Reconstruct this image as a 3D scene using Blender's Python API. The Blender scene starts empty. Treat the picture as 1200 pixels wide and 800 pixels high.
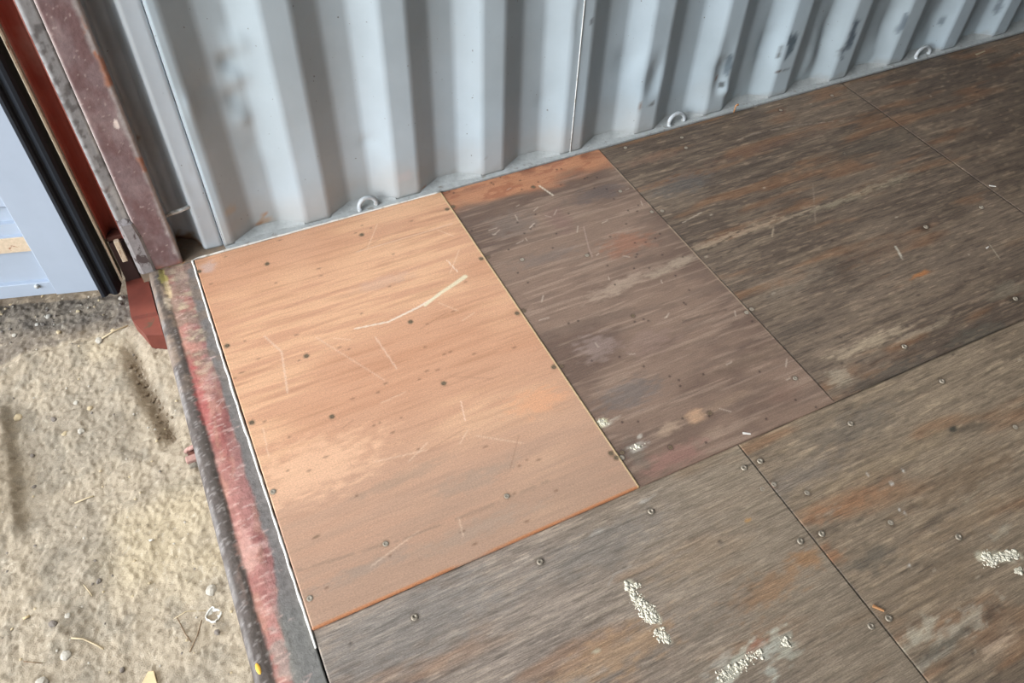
import bpy, bmesh, math, random
import numpy as np
from mathutils import Matrix, Vector
random.seed(7); RNG = np.random.default_rng(7)
D = bpy.data; SC = bpy.context.scene; COL = SC.collection

# ------------------------------------------------------------------ camera, world, light, exposure
R = np.array([[0.8985615512725389, -0.43808401067607095, 0.025875435545252064],
              [-0.3138305151985425, -0.682679686282419, -0.6598930622968806],
              [0.3067532335687855, 0.584834032463318, -0.7509138486988962]])
CAM = np.array([0.06540344, -1.77754302, 1.46985177]); FPX = 910.77648
cd = D.cameras.new('camera'); cam = D.objects.new('camera', cd); COL.objects.link(cam); SC.camera = cam
cd.sensor_width = 36; cd.lens = FPX * 36 / 1200; cd.clip_start = 0.02
m = Matrix.Identity(4)
for i in range(3):
    m[i][0] = R[0][i]; m[i][1] = -R[1][i]; m[i][2] = -R[2][i]; m[i][3] = CAM[i]
cam.matrix_world = m

SKY0, SKYG, SKYP = 0.15, 9.0, 8.0
W = D.worlds.new('sky'); SC.world = W; W.use_nodes = True
nt = W.node_tree; nt.nodes.clear()
wo = nt.nodes.new('ShaderNodeOutputWorld'); bg = nt.nodes.new('ShaderNodeBackground')
tc = nt.nodes.new('ShaderNodeTexCoord'); sp = nt.nodes.new('ShaderNodeSeparateXYZ'); rp = nt.nodes.new('ShaderNodeValToRGB')
nt.links.new(tc.outputs['Generated'], sp.inputs[0]); nt.links.new(sp.outputs[2], rp.inputs[0])
def wm(op, *a):
    n = nt.nodes.new('ShaderNodeMath'); n.operation = op
    for i, v in enumerate(a):
        if isinstance(v, (int, float)): n.inputs[i].default_value = v
        else: nt.links.new(v, n.inputs[i])
    return n.outputs[0]
# base sky plus an added glow lobe before the doorway, shaped for wall contrast
dt = nt.nodes.new('ShaderNodeVectorMath'); dt.operation = 'DOT_PRODUCT'; nt.links.new(tc.outputs['Generated'], dt.inputs[0])
dt.inputs[1].default_value = Vector((-.92, -.16, .36)).normalized()
glow = wm('POWER', wm('MAXIMUM', dt.outputs['Value'], 0.0), SKYP)
nt.links.new(wm('MULTIPLY_ADD', glow, SKYG, SKY0), bg.inputs[1])
rp.color_ramp.elements[0].position = 0.0; rp.color_ramp.elements[0].color = (0.95, 0.97, 1.0, 1)
rp.color_ramp.elements[1].position = 0.9; rp.color_ramp.elements[1].color = (0.78, 0.87, 1.0, 1)
nt.links.new(rp.outputs[0], bg.inputs[0]); nt.links.new(bg.outputs[0], wo.inputs[0])

sd = D.lights.new('sun', 'SUN'); sun = D.objects.new('sun', sd); COL.objects.link(sun)
sd.energy = 1.25; sd.angle = math.radians(1.2); sd.color = (1.0, 0.93, 0.82)
sun.location = (-3, 3, 6)
sun.rotation_euler = Vector((-0.030, 0.040, 1.0)).to_track_quat('Z', 'Y').to_euler()

SC.view_settings.view_transform = 'Standard'; SC.view_settings.look = 'None'
SC.view_settings.gamma = 1; SC.view_settings.use_curve_mapping = False
SC.view_settings.exposure = 1.0

# ------------------------------------------------------------------ helpers
def ray(u, v): return R.T @ np.array([(u - 600) / FPX, (v - 400) / FPX, 1.0])
def at(u, v, h=0.0):                       # photo point -> point of the place on the level z = h
    d = ray(u, v); t = (h - CAM[2]) / d[2]; return CAM + t * d
def wat(u, v, y=0.017):                    # photo point -> point of the wall plane
    d = ray(u, v); t = (y - CAM[1]) / d[1]; return CAM + t * d
def lin(c):
    c = np.array(c, float) / 255.0
    return np.where(c <= 0.04045, c / 12.92, ((c + 0.055) / 1.055) ** 2.4)

_T = RNG.random((256, 256))
def vn(x, y, s=0):
    x = np.asarray(x, float) + s * 17.37; y = np.asarray(y, float) + s * 9.71
    xi = np.floor(x).astype(int); yi = np.floor(y).astype(int); fx = x - xi; fy = y - yi
    fx = fx * fx * (3 - 2 * fx); fy = fy * fy * (3 - 2 * fy)
    g = lambda a, b: _T[a & 255, b & 255]
    return (g(xi, yi) * (1 - fx) + g(xi + 1, yi) * fx) * (1 - fy) + (g(xi, yi + 1) * (1 - fx) + g(xi + 1, yi + 1) * fx) * fy
def fbm(x, y, s=0, o=4):
    a = 0; w = 1; t = 0
    for k in range(o):
        a = a + w * vn(x * 2 ** k, y * 2 ** k, s + 3 * k); t += w; w *= .55
    return a / t
def sst(a, b, x): t = np.clip((x - a) / (b - a), 0, 1); return t * t * (3 - 2 * t)
def mix(a, b, w): return a * (1 - w[:, None]) + np.asarray(b)[None, :] * w[:, None]

def link(name, me, mat=None, parent=None):
    o = D.objects.new(name, me); COL.objects.link(o)
    if mat is not None: me.materials.append(mat)
    if parent is not None: o.parent = parent
    return o
def tag(o, label=None, cat=None, group=None, kind=None):
    if label: o['label'] = label
    if cat: o['category'] = cat
    if group: o['group'] = group
    if kind: o['kind'] = kind
    return o
def empty(name, loc=(0, 0, 0)):
    o = D.objects.new(name, None); COL.objects.link(o); o.location = loc; o.empty_display_size = .05
    return o
def mesh(name, vs, fs, smooth=False):
    me = D.meshes.new(name); me.from_pydata([tuple(map(float, v)) for v in vs], [], fs); me.validate(); me.update()
    if smooth:
        me.polygons.foreach_set('use_smooth', [True] * len(me.polygons))
    return me
def setcol(me, arr):
    a = me.color_attributes.new('tint', 'FLOAT_COLOR', 'POINT')
    c = np.ones((len(me.vertices), 4), np.float32); c[:, :arr.shape[1]] = arr[:len(me.vertices)]
    a.data.foreach_set('color', c.ravel())
def box(name, a, b, mat, parent=None, bev=0.0, loc=None):
    bm = bmesh.new(); bmesh.ops.create_cube(bm, size=1)
    a = Vector(a); b = Vector(b)
    for v in bm.verts: v.co = Vector(((a[i] + b[i]) / 2 + v.co[i] * (b[i] - a[i]) for i in range(3)))
    if bev: bmesh.ops.bevel(bm, geom=bm.edges[:], offset=bev, segments=2, affect='EDGES', profile=.5)
    me = D.meshes.new(name); bm.to_mesh(me); bm.free()
    return link(name, me, mat, parent)
def prism(name, poly, z0, z1, mat, parent=None, smooth=False, closed=True, zs=None, cap=True):
    """extrude a plan outline [(x, y)] between z0 and z1"""
    n = len(poly); zs = zs or [z0, z1]; vs = []; fs = []
    for z in zs: vs += [(x, y, z) for x, y in poly]
    for k in range(len(zs) - 1):
        for i in range(n if closed else n - 1):
            j = (i + 1) % n; fs.append((k * n + i, k * n + j, (k + 1) * n + j, (k + 1) * n + i))
    if closed and cap:
        fs.append(tuple(range(n))[::-1]); fs.append(tuple((len(zs) - 1) * n + i for i in range(n)))
    me = mesh(name, vs, fs, smooth); 
    bm = bmesh.new(); bm.from_mesh(me)
    if closed: bmesh.ops.recalc_face_normals(bm, faces=bm.faces)
    bm.to_mesh(me); bm.free()
    return link(name, me, mat, parent)
def tube(name, pts, r, mat, parent=None, n=10, rad=None, cap=True):
    pts = [Vector(p) for p in pts]; vs = []; fs = []; up = None
    for i, p in enumerate(pts):
        t = (pts[min(i + 1, len(pts) - 1)] - pts[max(i - 1, 0)]).normalized()
        if up is None:
            up = Vector((0, 0, 1)) if abs(t.z) < .9 else Vector((1, 0, 0))
        a = t.cross(up).normalized(); b = a.cross(t).normalized(); up = b
        rr = rad[i] if rad else r
        for k in range(n):
            an = 2 * math.pi * k / n; vs.append(p + a * math.cos(an) * rr + b * math.sin(an) * rr)
    for i in range(len(pts) - 1):
        for k in range(n):
            fs.append((i * n + k, i * n + (k + 1) % n, (i + 1) * n + (k + 1) % n, (i + 1) * n + k))
    if cap: fs += [tuple(range(n)), tuple((len(pts) - 1) * n + k for k in range(n))[::-1]]
    me = mesh(name, vs, fs, True); bm = bmesh.new(); bm.from_mesh(me); bmesh.ops.recalc_face_normals(bm, faces=bm.faces); bm.to_mesh(me); bm.free()
    return link(name, me, mat, parent)

# ------------------------------------------------------------------ materials
class N:
    def __init__(s, name):
        s.m = D.materials.new(name); s.m.use_nodes = True; s.t = s.m.node_tree; s.t.nodes.clear()
        s.o = s.n('ShaderNodeOutputMaterial'); s.b = s.n('ShaderNodeBsdfPrincipled'); s.l(s.b.outputs[0], s.o.inputs[0])
        s.tc = s.n('ShaderNodeTexCoord')
    def n(s, k): return s.t.nodes.new(k)
    def l(s, a, b): s.t.links.new(a, b)
    def noise(s, scale, vec=(1, 1, 1), detail=4, rough=.55, dist=0.0):
        mp = s.n('ShaderNodeMapping'); mp.inputs['Scale'].default_value = vec; s.l(s.tc.outputs['Object'], mp.inputs[0])
        n = s.n('ShaderNodeTexNoise'); n.inputs['Scale'].default_value = scale; n.inputs['Detail'].default_value = detail
        n.inputs['Roughness'].default_value = rough; n.inputs['Distortion'].default_value = dist; s.l(mp.outputs[0], n.inputs[0]); return n.outputs[0]
    def ramp(s, f, *st):
        r = s.n('ShaderNodeValToRGB'); e = r.color_ramp.elements
        while len(e) < len(st): e.new(.5)
        for k, (p, c) in enumerate(st): e[k].position = p; e[k].color = (*c, 1) if len(c) == 3 else c
        s.l(f, r.inputs[0]); return r.outputs[0]
    def mixc(s, f, a, b, mode='MIX'):
        x = s.n('ShaderNodeMix'); x.data_type = 'RGBA'; x.blend_type = mode
        for v, i in ((f, 0), (a, 6), (b, 7)):
            if isinstance(v, (int, float)): x.inputs[i].default_value = v
            elif isinstance(v, (tuple, list, np.ndarray)): x.inputs[i].default_value = (*[float(q) for q in v[:3]], 1)
            else: s.l(v, x.inputs[i])
        return x.outputs[2]
    def attr(s, name='tint'):
        a = s.n('ShaderNodeAttribute'); a.attribute_name = name; return a
    def mul(s, f, lo, hi): return s.ramp(f, (0.0, (lo,) * 3), (1.0, (hi,) * 3))
    def bump(s, h, st, dist=.002):
        b = s.n('ShaderNodeBump'); b.inputs['Strength'].default_value = st; b.inputs['Distance'].default_value = dist
        s.l(h, b.inputs['Height']); s.l(b.outputs[0], s.b.inputs['Normal'])
    def done(s, col, rough=.6, metal=0.0, spec=.4):
        if isinstance(col, (tuple, list, np.ndarray)): s.b.inputs['Base Color'].default_value = (*[float(q) for q in col[:3]], 1)
        else: s.l(col, s.b.inputs['Base Color'])
        if isinstance(rough, float): s.b.inputs['Roughness'].default_value = rough
        else: s.l(rough, s.b.inputs['Roughness'])
        s.b.inputs['Metallic'].default_value = metal; s.b.inputs['Specular IOR Level'].default_value = spec
        return s.m

def wood_mat(name, lo, hi, bumpst, rough=.62, cs=(90, 3.0)):
    k = N(name); a = k.attr()
    g1 = k.noise(1.0, (15, 250, 20), 6, .68, .8); g2 = k.noise(1.0, (38, 600, 60), 3, .6, .5); g3 = k.noise(1.0, (260, 420, 260), 3, .6)
    c = k.mixc(1.0, a.outputs['Color'], k.ramp(g1, (.30, (lo,) * 3), (.5, (1.0,) * 3), (.72, (hi,) * 3)), 'MULTIPLY')
    c = k.mixc(1.0, c, k.ramp(g2, (.33, (lo + .12,) * 3), (.5, (1.0,) * 3), (.70, (hi - .06,) * 3)), 'MULTIPLY')
    c = k.mixc(1.0, c, k.ramp(g3, (.3, (.80,) * 3), (.7, (1.18,) * 3)), 'MULTIPLY')
    if name == 'worn_plywood':
        g4 = k.noise(1.0, (5, 120, 20), 5, .7, 1.2); c = k.mixc(1.0, c, k.ramp(g4, (.34, (.74, .72, .70)), (.5, (1.0,) * 3), (.70, (1.16, 1.14, 1.10))), 'MULTIPLY')
    h = k.n('ShaderNodeMath'); h.operation = 'ADD'; k.l(g1, h.inputs[0]); k.l(g2, h.inputs[1])
    k.bump(h.outputs[0], bumpst, .0015)
    return k.done(c, rough, 0, .35)
M = {}
M['new_ply'] = wood_mat('new_plywood', .90, 1.08, .12, .5)
M['red_ply'] = wood_mat('stained_plywood', .80, 1.15, .3, .55)
M['old_ply'] = wood_mat('worn_plywood', .66, 1.27, .5, .62)

def paint_tint(name, mott=(.94, 1.05), rough=.45, bump=.08, sc=14, fleck=None, spec=.4):
    k = N(name); a = k.attr(); n = k.noise(sc, (1, 1, 1), 6, .6)
    c = k.mixc(1.0, a.outputs['Color'], k.ramp(n, (.3, (mott[0],) * 3), (.7, (mott[1],) * 3)), 'MULTIPLY')
    if fleck is not None:
        f = k.noise(110, (1, 1, 1), 1, .5); c = k.mixc(k.ramp(f, (.765, (0, 0, 0)), (.80, (.8, .8, .8))), c, fleck)
    k.bump(n, bump, .004)
    return k.done(c, rough, 0, spec)
M['wall'] = paint_tint('blue_grey_container_paint', (.95, 1.04), .42, .12, 9, tuple(lin((104, 98, 92))))
M['sill'] = paint_tint('scratched_red_steel', (.78, 1.22), .68, .5, 90, None, .25)
M['dirt'] = paint_tint('sandy_soil', (.74, 1.22), .95, .7, 420, None, .1)
M['tint'] = paint_tint('worn_steel_paint', (.85, 1.15), .5, .3, 60)

def plain(name, c, rough=.5, mott=(.85, 1.12), sc=40, bump=.15, metal=0.0, c2=None, thr=(.55, .65), spec=.4):
    k = N(name); n = k.noise(sc, (1, 1, 1), 5, .6)
    col = k.mixc(1.0, tuple(lin(c)), k.ramp(n, (.3, (mott[0],) * 3), (.7, (mott[1],) * 3)), 'MULTIPLY')
    if c2 is not None:
        n2 = k.noise(sc * .6, (1, 1, .6), 6, .65, .5); col = k.mixc(k.ramp(n2, (thr[0], (0, 0, 0)), (thr[1], (1, 1, 1))), col, tuple(lin(c2)))
    k.bump(n, bump, .003); return k.done(col, rough, metal, spec)
M['grey'] = plain('grey_container_paint', (184, 193, 195), .45)
M['greydirty'] = plain('dirty_grey_paint', (170, 172, 168), .6, c2=(120, 110, 96), thr=(.56, .72), sc=60)
M['door'] = plain('pale_blue_door_paint', (158, 168, 180), .42, (.96, 1.03), 12, .05)
M['cream'] = plain('weathered_cream_edge', (196, 176, 150), .7, c2=(140, 90, 66), sc=120, thr=(.58, .66))
M['red'] = plain('dull_red_primer', (162, 84, 72), .45, c2=(176, 128, 118), sc=9, thr=(.5, .68), spec=.4)
M['redlow'] = plain('orange_red_primer', (104, 50, 38), .6, c2=(80, 60, 44), sc=30, thr=(.6, .68))
M['rust'] = plain('rusty_brown_steel', (92, 52, 40), .7, c2=(54, 38, 34), sc=60)
M['rubber'] = plain('black_door_rubber', (26, 30, 36), .6, c2=(48, 52, 56), sc=30, thr=(.62, .75), spec=.25)
M['cavity'] = plain('cavity_shade_brown', (50, 30, 26), .7)  # dark brown standing for the shade inside the cavity
M['screw'] = plain('dull_screw_steel', (150, 138, 120), .5, (.7, 1.2), 300, .3, .35)
M['screwdark'] = plain('dirty_recessed_screw', (116, 98, 76), .6, (.6, 1.3), 300, .3, .2)
M['plug'] = plain('dusty_screw_head', (150, 138, 120), .7, (.8, 1.15), 300, .3, .1)
M['caulk'] = plain('white_sealant', (222, 216, 204), .6, (.92, 1.04), 60, .2, c2=(168, 156, 138), thr=(.56, .70))
M['mortar'] = plain('pale_dried_mortar', (220, 210, 186), .95, (.75, 1.1), 260, .6)
M['stone'] = plain('pale_grey_stone', (168, 162, 150), .9, (.8, 1.15), 80, .4)
M['stonetan'] = plain('tan_stone', (176, 160, 130), .9, (.8, 1.15), 80, .4)
M['stonedark'] = plain('dark_gravel', (112, 104, 96), .9, (.8, 1.15), 80, .4)
M['clod'] = plain('brown_soil_clod', (112, 98, 80), .95, (.8, 1.15), 120, .4)
M['straw'] = plain('dry_straw', (172, 156, 126), .8, (.85, 1.1), 80, .2)
M['twig'] = plain('brown_twig', (112, 88, 62), .8, (.8, 1.1), 80, .2)
M['wood'] = plain('pale_offcut_wood', (190, 170, 132), .7, (.85, 1.1), 60, .2)
M['chip'] = plain('orange_brown_splinter', (178, 128, 84), .7, (.8, 1.1), 90, .2)
M['rod'] = plain('white_painted_rod', (214, 214, 208), .5, c2=(170, 165, 150), sc=80)
M['ring'] = plain('grey_painted_ring', (174, 178, 178), .45, c2=(150, 140, 128), sc=120, thr=(.58, .7))
M['ceiling'] = plain('grey_ceiling_paint', (104, 106, 106), .5)
M['inner'] = plain('dusty_grey_inner_paint', (116, 120, 122), .5)
M['yellow'] = plain('yellow_paint_chip', (206, 160, 60), .6)

# ------------------------------------------------------------------ ground outside
xs = np.arange(-.80, .0201, .004); ys = np.arange(-1.95, .36, .004)
def trench(x, y):
    # a furrow of dark clods beside the sill
    cx = -.192 + .02 * np.sin(y * 9); w = .022
    return np.exp(-((x - cx) / w) ** 2) * sst(-.50, -.42, y) * sst(-.12, -.20, y)
def ground_h(x, y):
    h = -.150 + .062 * sst(-.42, -.03, y) + .020 * (fbm(x * 5, y * 5, 1, 3) - .5) + .009 * (fbm(x * 32, y * 32, 2, 3) - .5) + .0040 * (vn(x * 120, y * 120, 3) - .5) + .0045 * (vn(x * 230, y * 230, 5) - .5)
    b = -.078 + .02 * (fbm(x * 14, x * 3, 9, 3) - .5) * 2        # edge of the sand spread and of the leaf's shade, gravel beyond
    h = h + .010 * sst(b - .01, b - .03, y) + .008 * np.exp(-((y - b + .035) / .014) ** 2)
    h = h - .022 * trench(x, y)
    h = h + .020 * sst(-.505, -.53, x) * sst(-.18, -.26, y) * sst(-.62, -.55, y)       # ridge at the wheel track
    for (px, py, r, a) in ((-.43, -.80, .03, .006), (-.47, -.86, .035, .008), (-.41, -.74, .025, .006), (-.36, -.06, .02, .006)):
        h = h + a * np.exp(-((x - px) ** 2 + (y - py) ** 2) / r ** 2) * (0.4 + vn(x * 60, y * 60, 8))
    return h
X, Y = np.meshgrid(xs, ys); xf = X.ravel(); yf = Y.ravel(); zf = ground_h(xf, yf)
nx, ny = len(xs), len(ys)
idx = np.arange(nx * ny).reshape(ny, nx)
q = np.stack([idx[:-1, :-1], idx[:-1, 1:], idx[1:, 1:], idx[1:, :-1]], -1).reshape(-1, 4)
def fastmesh(name, v, q, smooth=True):
    me = D.meshes.new(name); me.vertices.add(len(v)); me.vertices.foreach_set('co', np.asarray(v, np.float32).ravel())
    me.loops.add(q.size); me.loops.foreach_set('vertex_index', q.astype(np.int32).ravel())
    me.polygons.add(len(q)); me.polygons.foreach_set('loop_start', np.arange(0, q.size, 4, dtype=np.int32))
    me.polygons.foreach_set('loop_total', np.full(len(q), 4, np.int32))
    me.update(calc_edges=True); me.validate()
    if smooth: me.polygons.foreach_set('use_smooth', np.ones(len(q), bool))
    return me
def ground_c(x, y):
    c = mix(np.tile(lin((160, 148, 129)), (len(x), 1)), lin((146, 136, 120)), sst(.35, .7, fbm(x * 7, y * 7, 11, 4)))
    c = mix(c, lin((132, 124, 110)), .7 * sst(.5, .75, fbm(x * 22, y * 22, 12, 3)))
    c = mix(c, lin((172, 158, 132)), .8 * sst(.55, .8, fbm(x * 4, y * 4, 14, 3)))
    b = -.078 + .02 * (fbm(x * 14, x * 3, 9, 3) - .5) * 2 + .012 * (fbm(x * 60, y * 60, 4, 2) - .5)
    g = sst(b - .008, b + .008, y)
    c = c * (1 - g[:, None]) + g[:, None] * mix(np.tile(lin((116, 107, 96)), (len(x), 1)), lin((136, 125, 110)), sst(.4, .7, fbm(x * 30, y * 30, 6, 3)))  # gravel tint, darkened to carry part of the door leaf's shade
    c = mix(c, lin((112, 98, 80)), .8 * np.clip(trench(x, y) * (.4 + 1.2 * vn(x * 130, y * 130, 21)), 0, 1))
    c = mix(c, lin((120, 108, 90)), .55 * sst(-.51, -.535, x) * sst(-.22, -.28, y) * sst(-.60, -.5, y))
    sp = sst(.80, .88, vn(x * 150, y * 150, 31)); c = mix(c, lin((112, 100, 84)), sp * .6)
    sp = sst(.82, .9, vn(x * 170, y * 170, 35)); c = mix(c, lin((186, 176, 158)), sp * .5)
    return c
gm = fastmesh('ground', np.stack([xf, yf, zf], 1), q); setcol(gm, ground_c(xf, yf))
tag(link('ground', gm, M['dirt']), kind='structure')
# the yard further out
bm = bmesh.new(); S = 14
xx = [-S, -.80, .02, S]; yy = [-S, -1.95, .356, S]
for i in range(3):
    for j in range(3):
        if i == 1 and j == 1: continue
        vs_ = [bm.verts.new((a, b, -.156)) for a, b in ((xx[i], yy[j]), (xx[i + 1], yy[j]), (xx[i + 1], yy[j + 1]), (xx[i], yy[j + 1]))]
        bm.faces.new(vs_)
bmesh.ops.remove_doubles(bm, verts=bm.verts, dist=.0005)
me = D.meshes.new('yard'); bm.to_mesh(me); bm.free(); setcol(me, np.tile(lin((156, 144, 124)), (len(me.vertices), 1)))
tag(link('yard_ground', me, M['dirt']), kind='structure')

# ------------------------------------------------------------------ plywood sheets of the floor
def blob(c, x, y, u, v, a, b, colour, s=1.0, rag=.5, ang=0.0, ns=0, soft=.75, h=0.0):
    """a stain with its own shape: centre given on the sheet, a along the grain, b across, metres"""
    p = at(u, v, h); dx = x - p[0]; dy = y - p[1]
    if ang: ca, sa = math.cos(ang), math.sin(ang); dx, dy = dx * ca + dy * sa, -dx * sa + dy * ca
    d = np.sqrt((dx / a) ** 2 + (dy / b) ** 2) + rag * (fbm(x * 45 + ns, y * 130, 40 + ns, 3) - .5) * 2
    return mix(c, lin(colour), s * sst(1.0, 1.0 - soft, d))
def line(c, x, y, pts, w, colour, s=1.0, h=0.0, ns=0, brk=0.0, w2=None):
    P = [at(u, v, h)[:2] for u, v in pts]; best = np.full(len(x), 9.0); tt = np.zeros(len(x)); n = len(P) - 1
    for i in range(n):
        a = P[i]; b = P[i + 1]; L = b - a; t = np.clip(((x - a[0]) * L[0] + (y - a[1]) * L[1]) / (L @ L), 0, 1)
        d = np.hypot(x - a[0] - t * L[0], y - a[1] - t * L[1]); k = d < best; best[k] = d[k]; tt[k] = (i + t[k]) / n
    ww = w + ((w2 or w) - w) * tt
    m_ = sst(1.3, .5, best / ww)
    if brk: m_ = m_ * sst(brk - .1, brk + .1, fbm(x * 60, y * 60, 70 + ns, 2))
    return mix(c, lin(colour), m_ * s)

def sheet(name, x0, x1, y0, y1, top, step, mat, fn, th=.028, gap=.0004, hfn=None):
    x0 += gap; x1 -= gap; y0 += gap; y1 -= gap
    xs = np.linspace(x0, x1, int(round((x1 - x0) / step)) + 1); ys = np.linspace(y0, y1, int(round((y1 - y0) / step)) + 1)
    X, Y = np.meshgrid(xs, ys); x = X.ravel(); y = Y.ravel(); nx, ny = len(xs), len(ys)
    e = np.minimum(np.minimum(x - x0, x1 - x), np.minimum(y - y0, y1 - y))
    z = np.full(len(x), 0.0) - .0001 * sst(.003, 0, e)
    if hfn is not None: z = z + hfn(x, y)
    c = fn(x, y)
    idx = np.arange(nx * ny).reshape(ny, nx)
    q = np.stack([idx[:-1, :-1], idx[:-1, 1:], idx[1:, 1:], idx[1:, :-1]], -1).reshape(-1, 4)
    loop = np.concatenate([idx[0, :], idx[1:, -1], idx[-1, -2::-1], idx[-2:0:-1, 0]])
    base = nx * ny; v = np.stack([x, y, z], 1); vb = v[loop].copy(); vb[:, 2] = -th
    n = len(loop); k = np.arange(n); k2 = (k + 1) % n
    side = np.stack([loop[k], base + k, base + k2, loop[k2]], -1)
    fl = idx[[0, 0, -1, -1], [0, -1, -1, 0]]
    me = fastmesh(name, np.concatenate([v, vb]), np.concatenate([q, side]), False)
    setcol(me, np.concatenate([c, c[loop]]))
    o = link(name, me, mat); o.location = (0, 0, top); return o

def screw_mesh(name, r=.0070, h=.0016):
    vs = []; fs = []; n = 14
    prof = [(r, -.004), (r, h * .3), (r * .82, h), (r * .5, h * 1.15)]
    for rr, z in prof:
        for k in range(n): a = 2 * math.pi * k / n; vs.append((rr * math.cos(a), rr * math.sin(a), z))
    for i in range(3):
        for k in range(n): fs.append((i * n + k, i * n + (k + 1) % n, (i + 1) * n + (k + 1) % n, (i + 1) * n + k))
    vs.append((0, 0, h * .2)); c = len(vs) - 1         # drive recess in the middle
    s = len(vs)
    for k in range(n):
        a = 2 * math.pi * k / n; rr = r * (.38 if k % 4 < 2 else .2); vs.append((rr * math.cos(a), rr * math.sin(a), h * .4))
    for k in range(n): fs.append((3 * n + k, 3 * n + (k + 1) % n, s + (k + 1) % n, s + k)); fs.append((s + k, s + (k + 1) % n, c))
    return mesh(name, vs, fs, False)
SM = {}
for kk, (mm, r, h) in {'dome': ('screw', .0072, .0022), 'flat': ('plug', .0062, .0008), 'dark': ('screwdark', .0056, .0004)}.items():
    me = screw_mesh('screw_' + kk, r, h); me.materials.append(M[mm]); SM[kk] = me
def screws(sheet_o, top, pts):
    for u, v, k in pts:
        p = at(u, v, top); o = D.objects.new('screw', SM[k]); COL.objects.link(o); o.parent = sheet_o
        o.location = (p[0], p[1], 0.0); o.rotation_euler = (random.uniform(-.05, .05), random.uniform(-.05, .05), random.uniform(0, 6))
def screw_rims(c, x, y, pts, h, colour=(70, 48, 34), r=.0095, s=.8):
    for u, v, k in pts:
        p = at(u, v, h); d = np.hypot(x - p[0], (y - p[1])) / r + .35 * (vn(x * 300, y * 300, 50) - .5)
        c = mix(c, lin(colour), s * sst(1.25, .8, d))
    return c

# --- the new sheet beside the sill
S1 = [(424,275,'dark'),(233,318,'dark'),(313,309,'dark'),(359,417,'dark'),(389,488,'dark'),(295,495,'dark'),(520,449,'dark'),(266,405,'dark'),
      (320,576,'flat'),(594,581,'flat'),(452,637,'flat'),(363,701,'flat'),(481,377,'dark'),(524,245,'dark'),(564,303,'dark'),(606,367,'dark'),(649,430,'dark'),(716,531,'dark'),(722,536,'dark')]
def c1(x, y):
    n = len(x); g = fbm(x * 5, y * 70, 101, 5); l = fbm(x * 2.2, y * 3.5, 102, 3); g2 = fbm(x * 5, y * 130, 106, 3)
    c = mix(np.tile(lin((202, 151, 117)), (n, 1)), lin((186, 133, 99)), .6 * sst(.38, .8, g))
    c = mix(c, lin((226, 178, 138)), .7 * sst(.45, .7, l) * sst(.35, .6, g))
    c = mix(c, lin((160, 112, 78)), .28 * sst(.55, .75, g2))
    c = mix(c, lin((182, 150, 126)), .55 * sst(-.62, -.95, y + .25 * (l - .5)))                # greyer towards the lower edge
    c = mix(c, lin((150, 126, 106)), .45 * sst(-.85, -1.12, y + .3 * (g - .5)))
    c = blob(c, x, y, 470, 560, .16, .022, (158, 134, 112), .45, .5, .05, 3)
    c = blob(c, x, y, 560, 560, .14, .03, (160, 138, 118), .5, .6, 0, 4)
    c = blob(c, x, y, 430, 665, .14, .02, (150, 134, 118), .5, .6, 0, 5)
    c = blob(c, x, y, 560, 620, .18, .025, (164, 142, 122), .5, .6, 0, 6)
    c = blob(c, x, y, 365, 550, .22, .10, (234, 186, 148), .6, .5, 0, 7)
    c = blob(c, x, y, 630, 470, .10, .05, (222, 160, 118), .6, .5, 0, 8)
    c = blob(c, x, y, 450, 330, .14, .03, (198, 158, 134), .5, .5, 0, 9)
    c = blob(c, x, y, 245, 312, .03, .03, (196, 168, 154), .7, .5, 0, 10)
    c = blob(c, x, y, 370, 629, .012, .006, (118, 92, 70), .8, .5, .2, 12)
    for k in range(60):                                                     # small knots, pits and specks
        px, py = RNG.uniform(0, .73), RNG.uniform(-1.12, 0)
        d = np.hypot((x - px) / RNG.uniform(1.2, 2.6), y - py); c = mix(c, lin((104, 74, 54)), .6 * sst(.0042, .001, d))
    for k in range(22):                                                     # fine scratches
        px, py, a, L = RNG.uniform(.03, .7), RNG.uniform(-1.05, -.05), RNG.normal(.1, .5), RNG.uniform(.03, .14)
        dx = (x - px) * math.cos(a) + (y - py) * math.sin(a); dy = -(x - px) * math.sin(a) + (y - py) * math.cos(a)
        c = mix(c, lin((236, 206, 176) if k % 3 else (140, 100, 74)), .35 * sst(.0022, .0006, np.abs(dy)) * sst(L / 2, L / 2.5, np.abs(dx)))
    c = line(c, x, y, [(416,385),(455,377),(490,360),(515,345)], .0022, (232, 214, 190), .8, w2=.004)
    c = line(c, x, y, [(498,358),(515,344),(532,333),(545,324)], .004, (226, 212, 176), .85, w2=.0075)
    c = line(c, x, y, [(524,305),(536,318)], .0015, (234, 214, 190), .7)
    c = line(c, x, y, [(418,295),(470,280),(530,262)], .0018, (232, 200, 172), .45)
    c = line(c, x, y, [(310,394),(330,412),(337,460)], .0025, (226, 196, 168), .5)
    c = line(c, x, y, [(440,395),(465,432)], .002, (228, 200, 176), .45); c = line(c, x, y, [(370,395),(450,445)], .0015, (228, 200, 176), .35)
    c = line(c, x, y, [(540,470),(545,492)], .0015, (238, 208, 180), .6)
    c = line(c, x, y, [(350,668),(470,632),(560,598),(650,560)], .0035, (142, 118, 98), .5, brk=.4)
    c = screw_rims(c, x, y, S1, 0, (126, 100, 76), .0078, .7)
    c = mix(c, lin((188, 120, 74)), .8 * sst(-1.1205, -1.1232, y) * sst(.2, .45, fbm(x * 9, y, 108, 3)))          # fresh orange cut edge
    c = mix(c, lin((232, 200, 150)), .8 * sst(.7280, .7310, x))
    return c
p1 = sheet('plywood_sheet', 0.006, .735, -1.126, -.004, 0.0, .003, M['new_ply'], c1)
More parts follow.
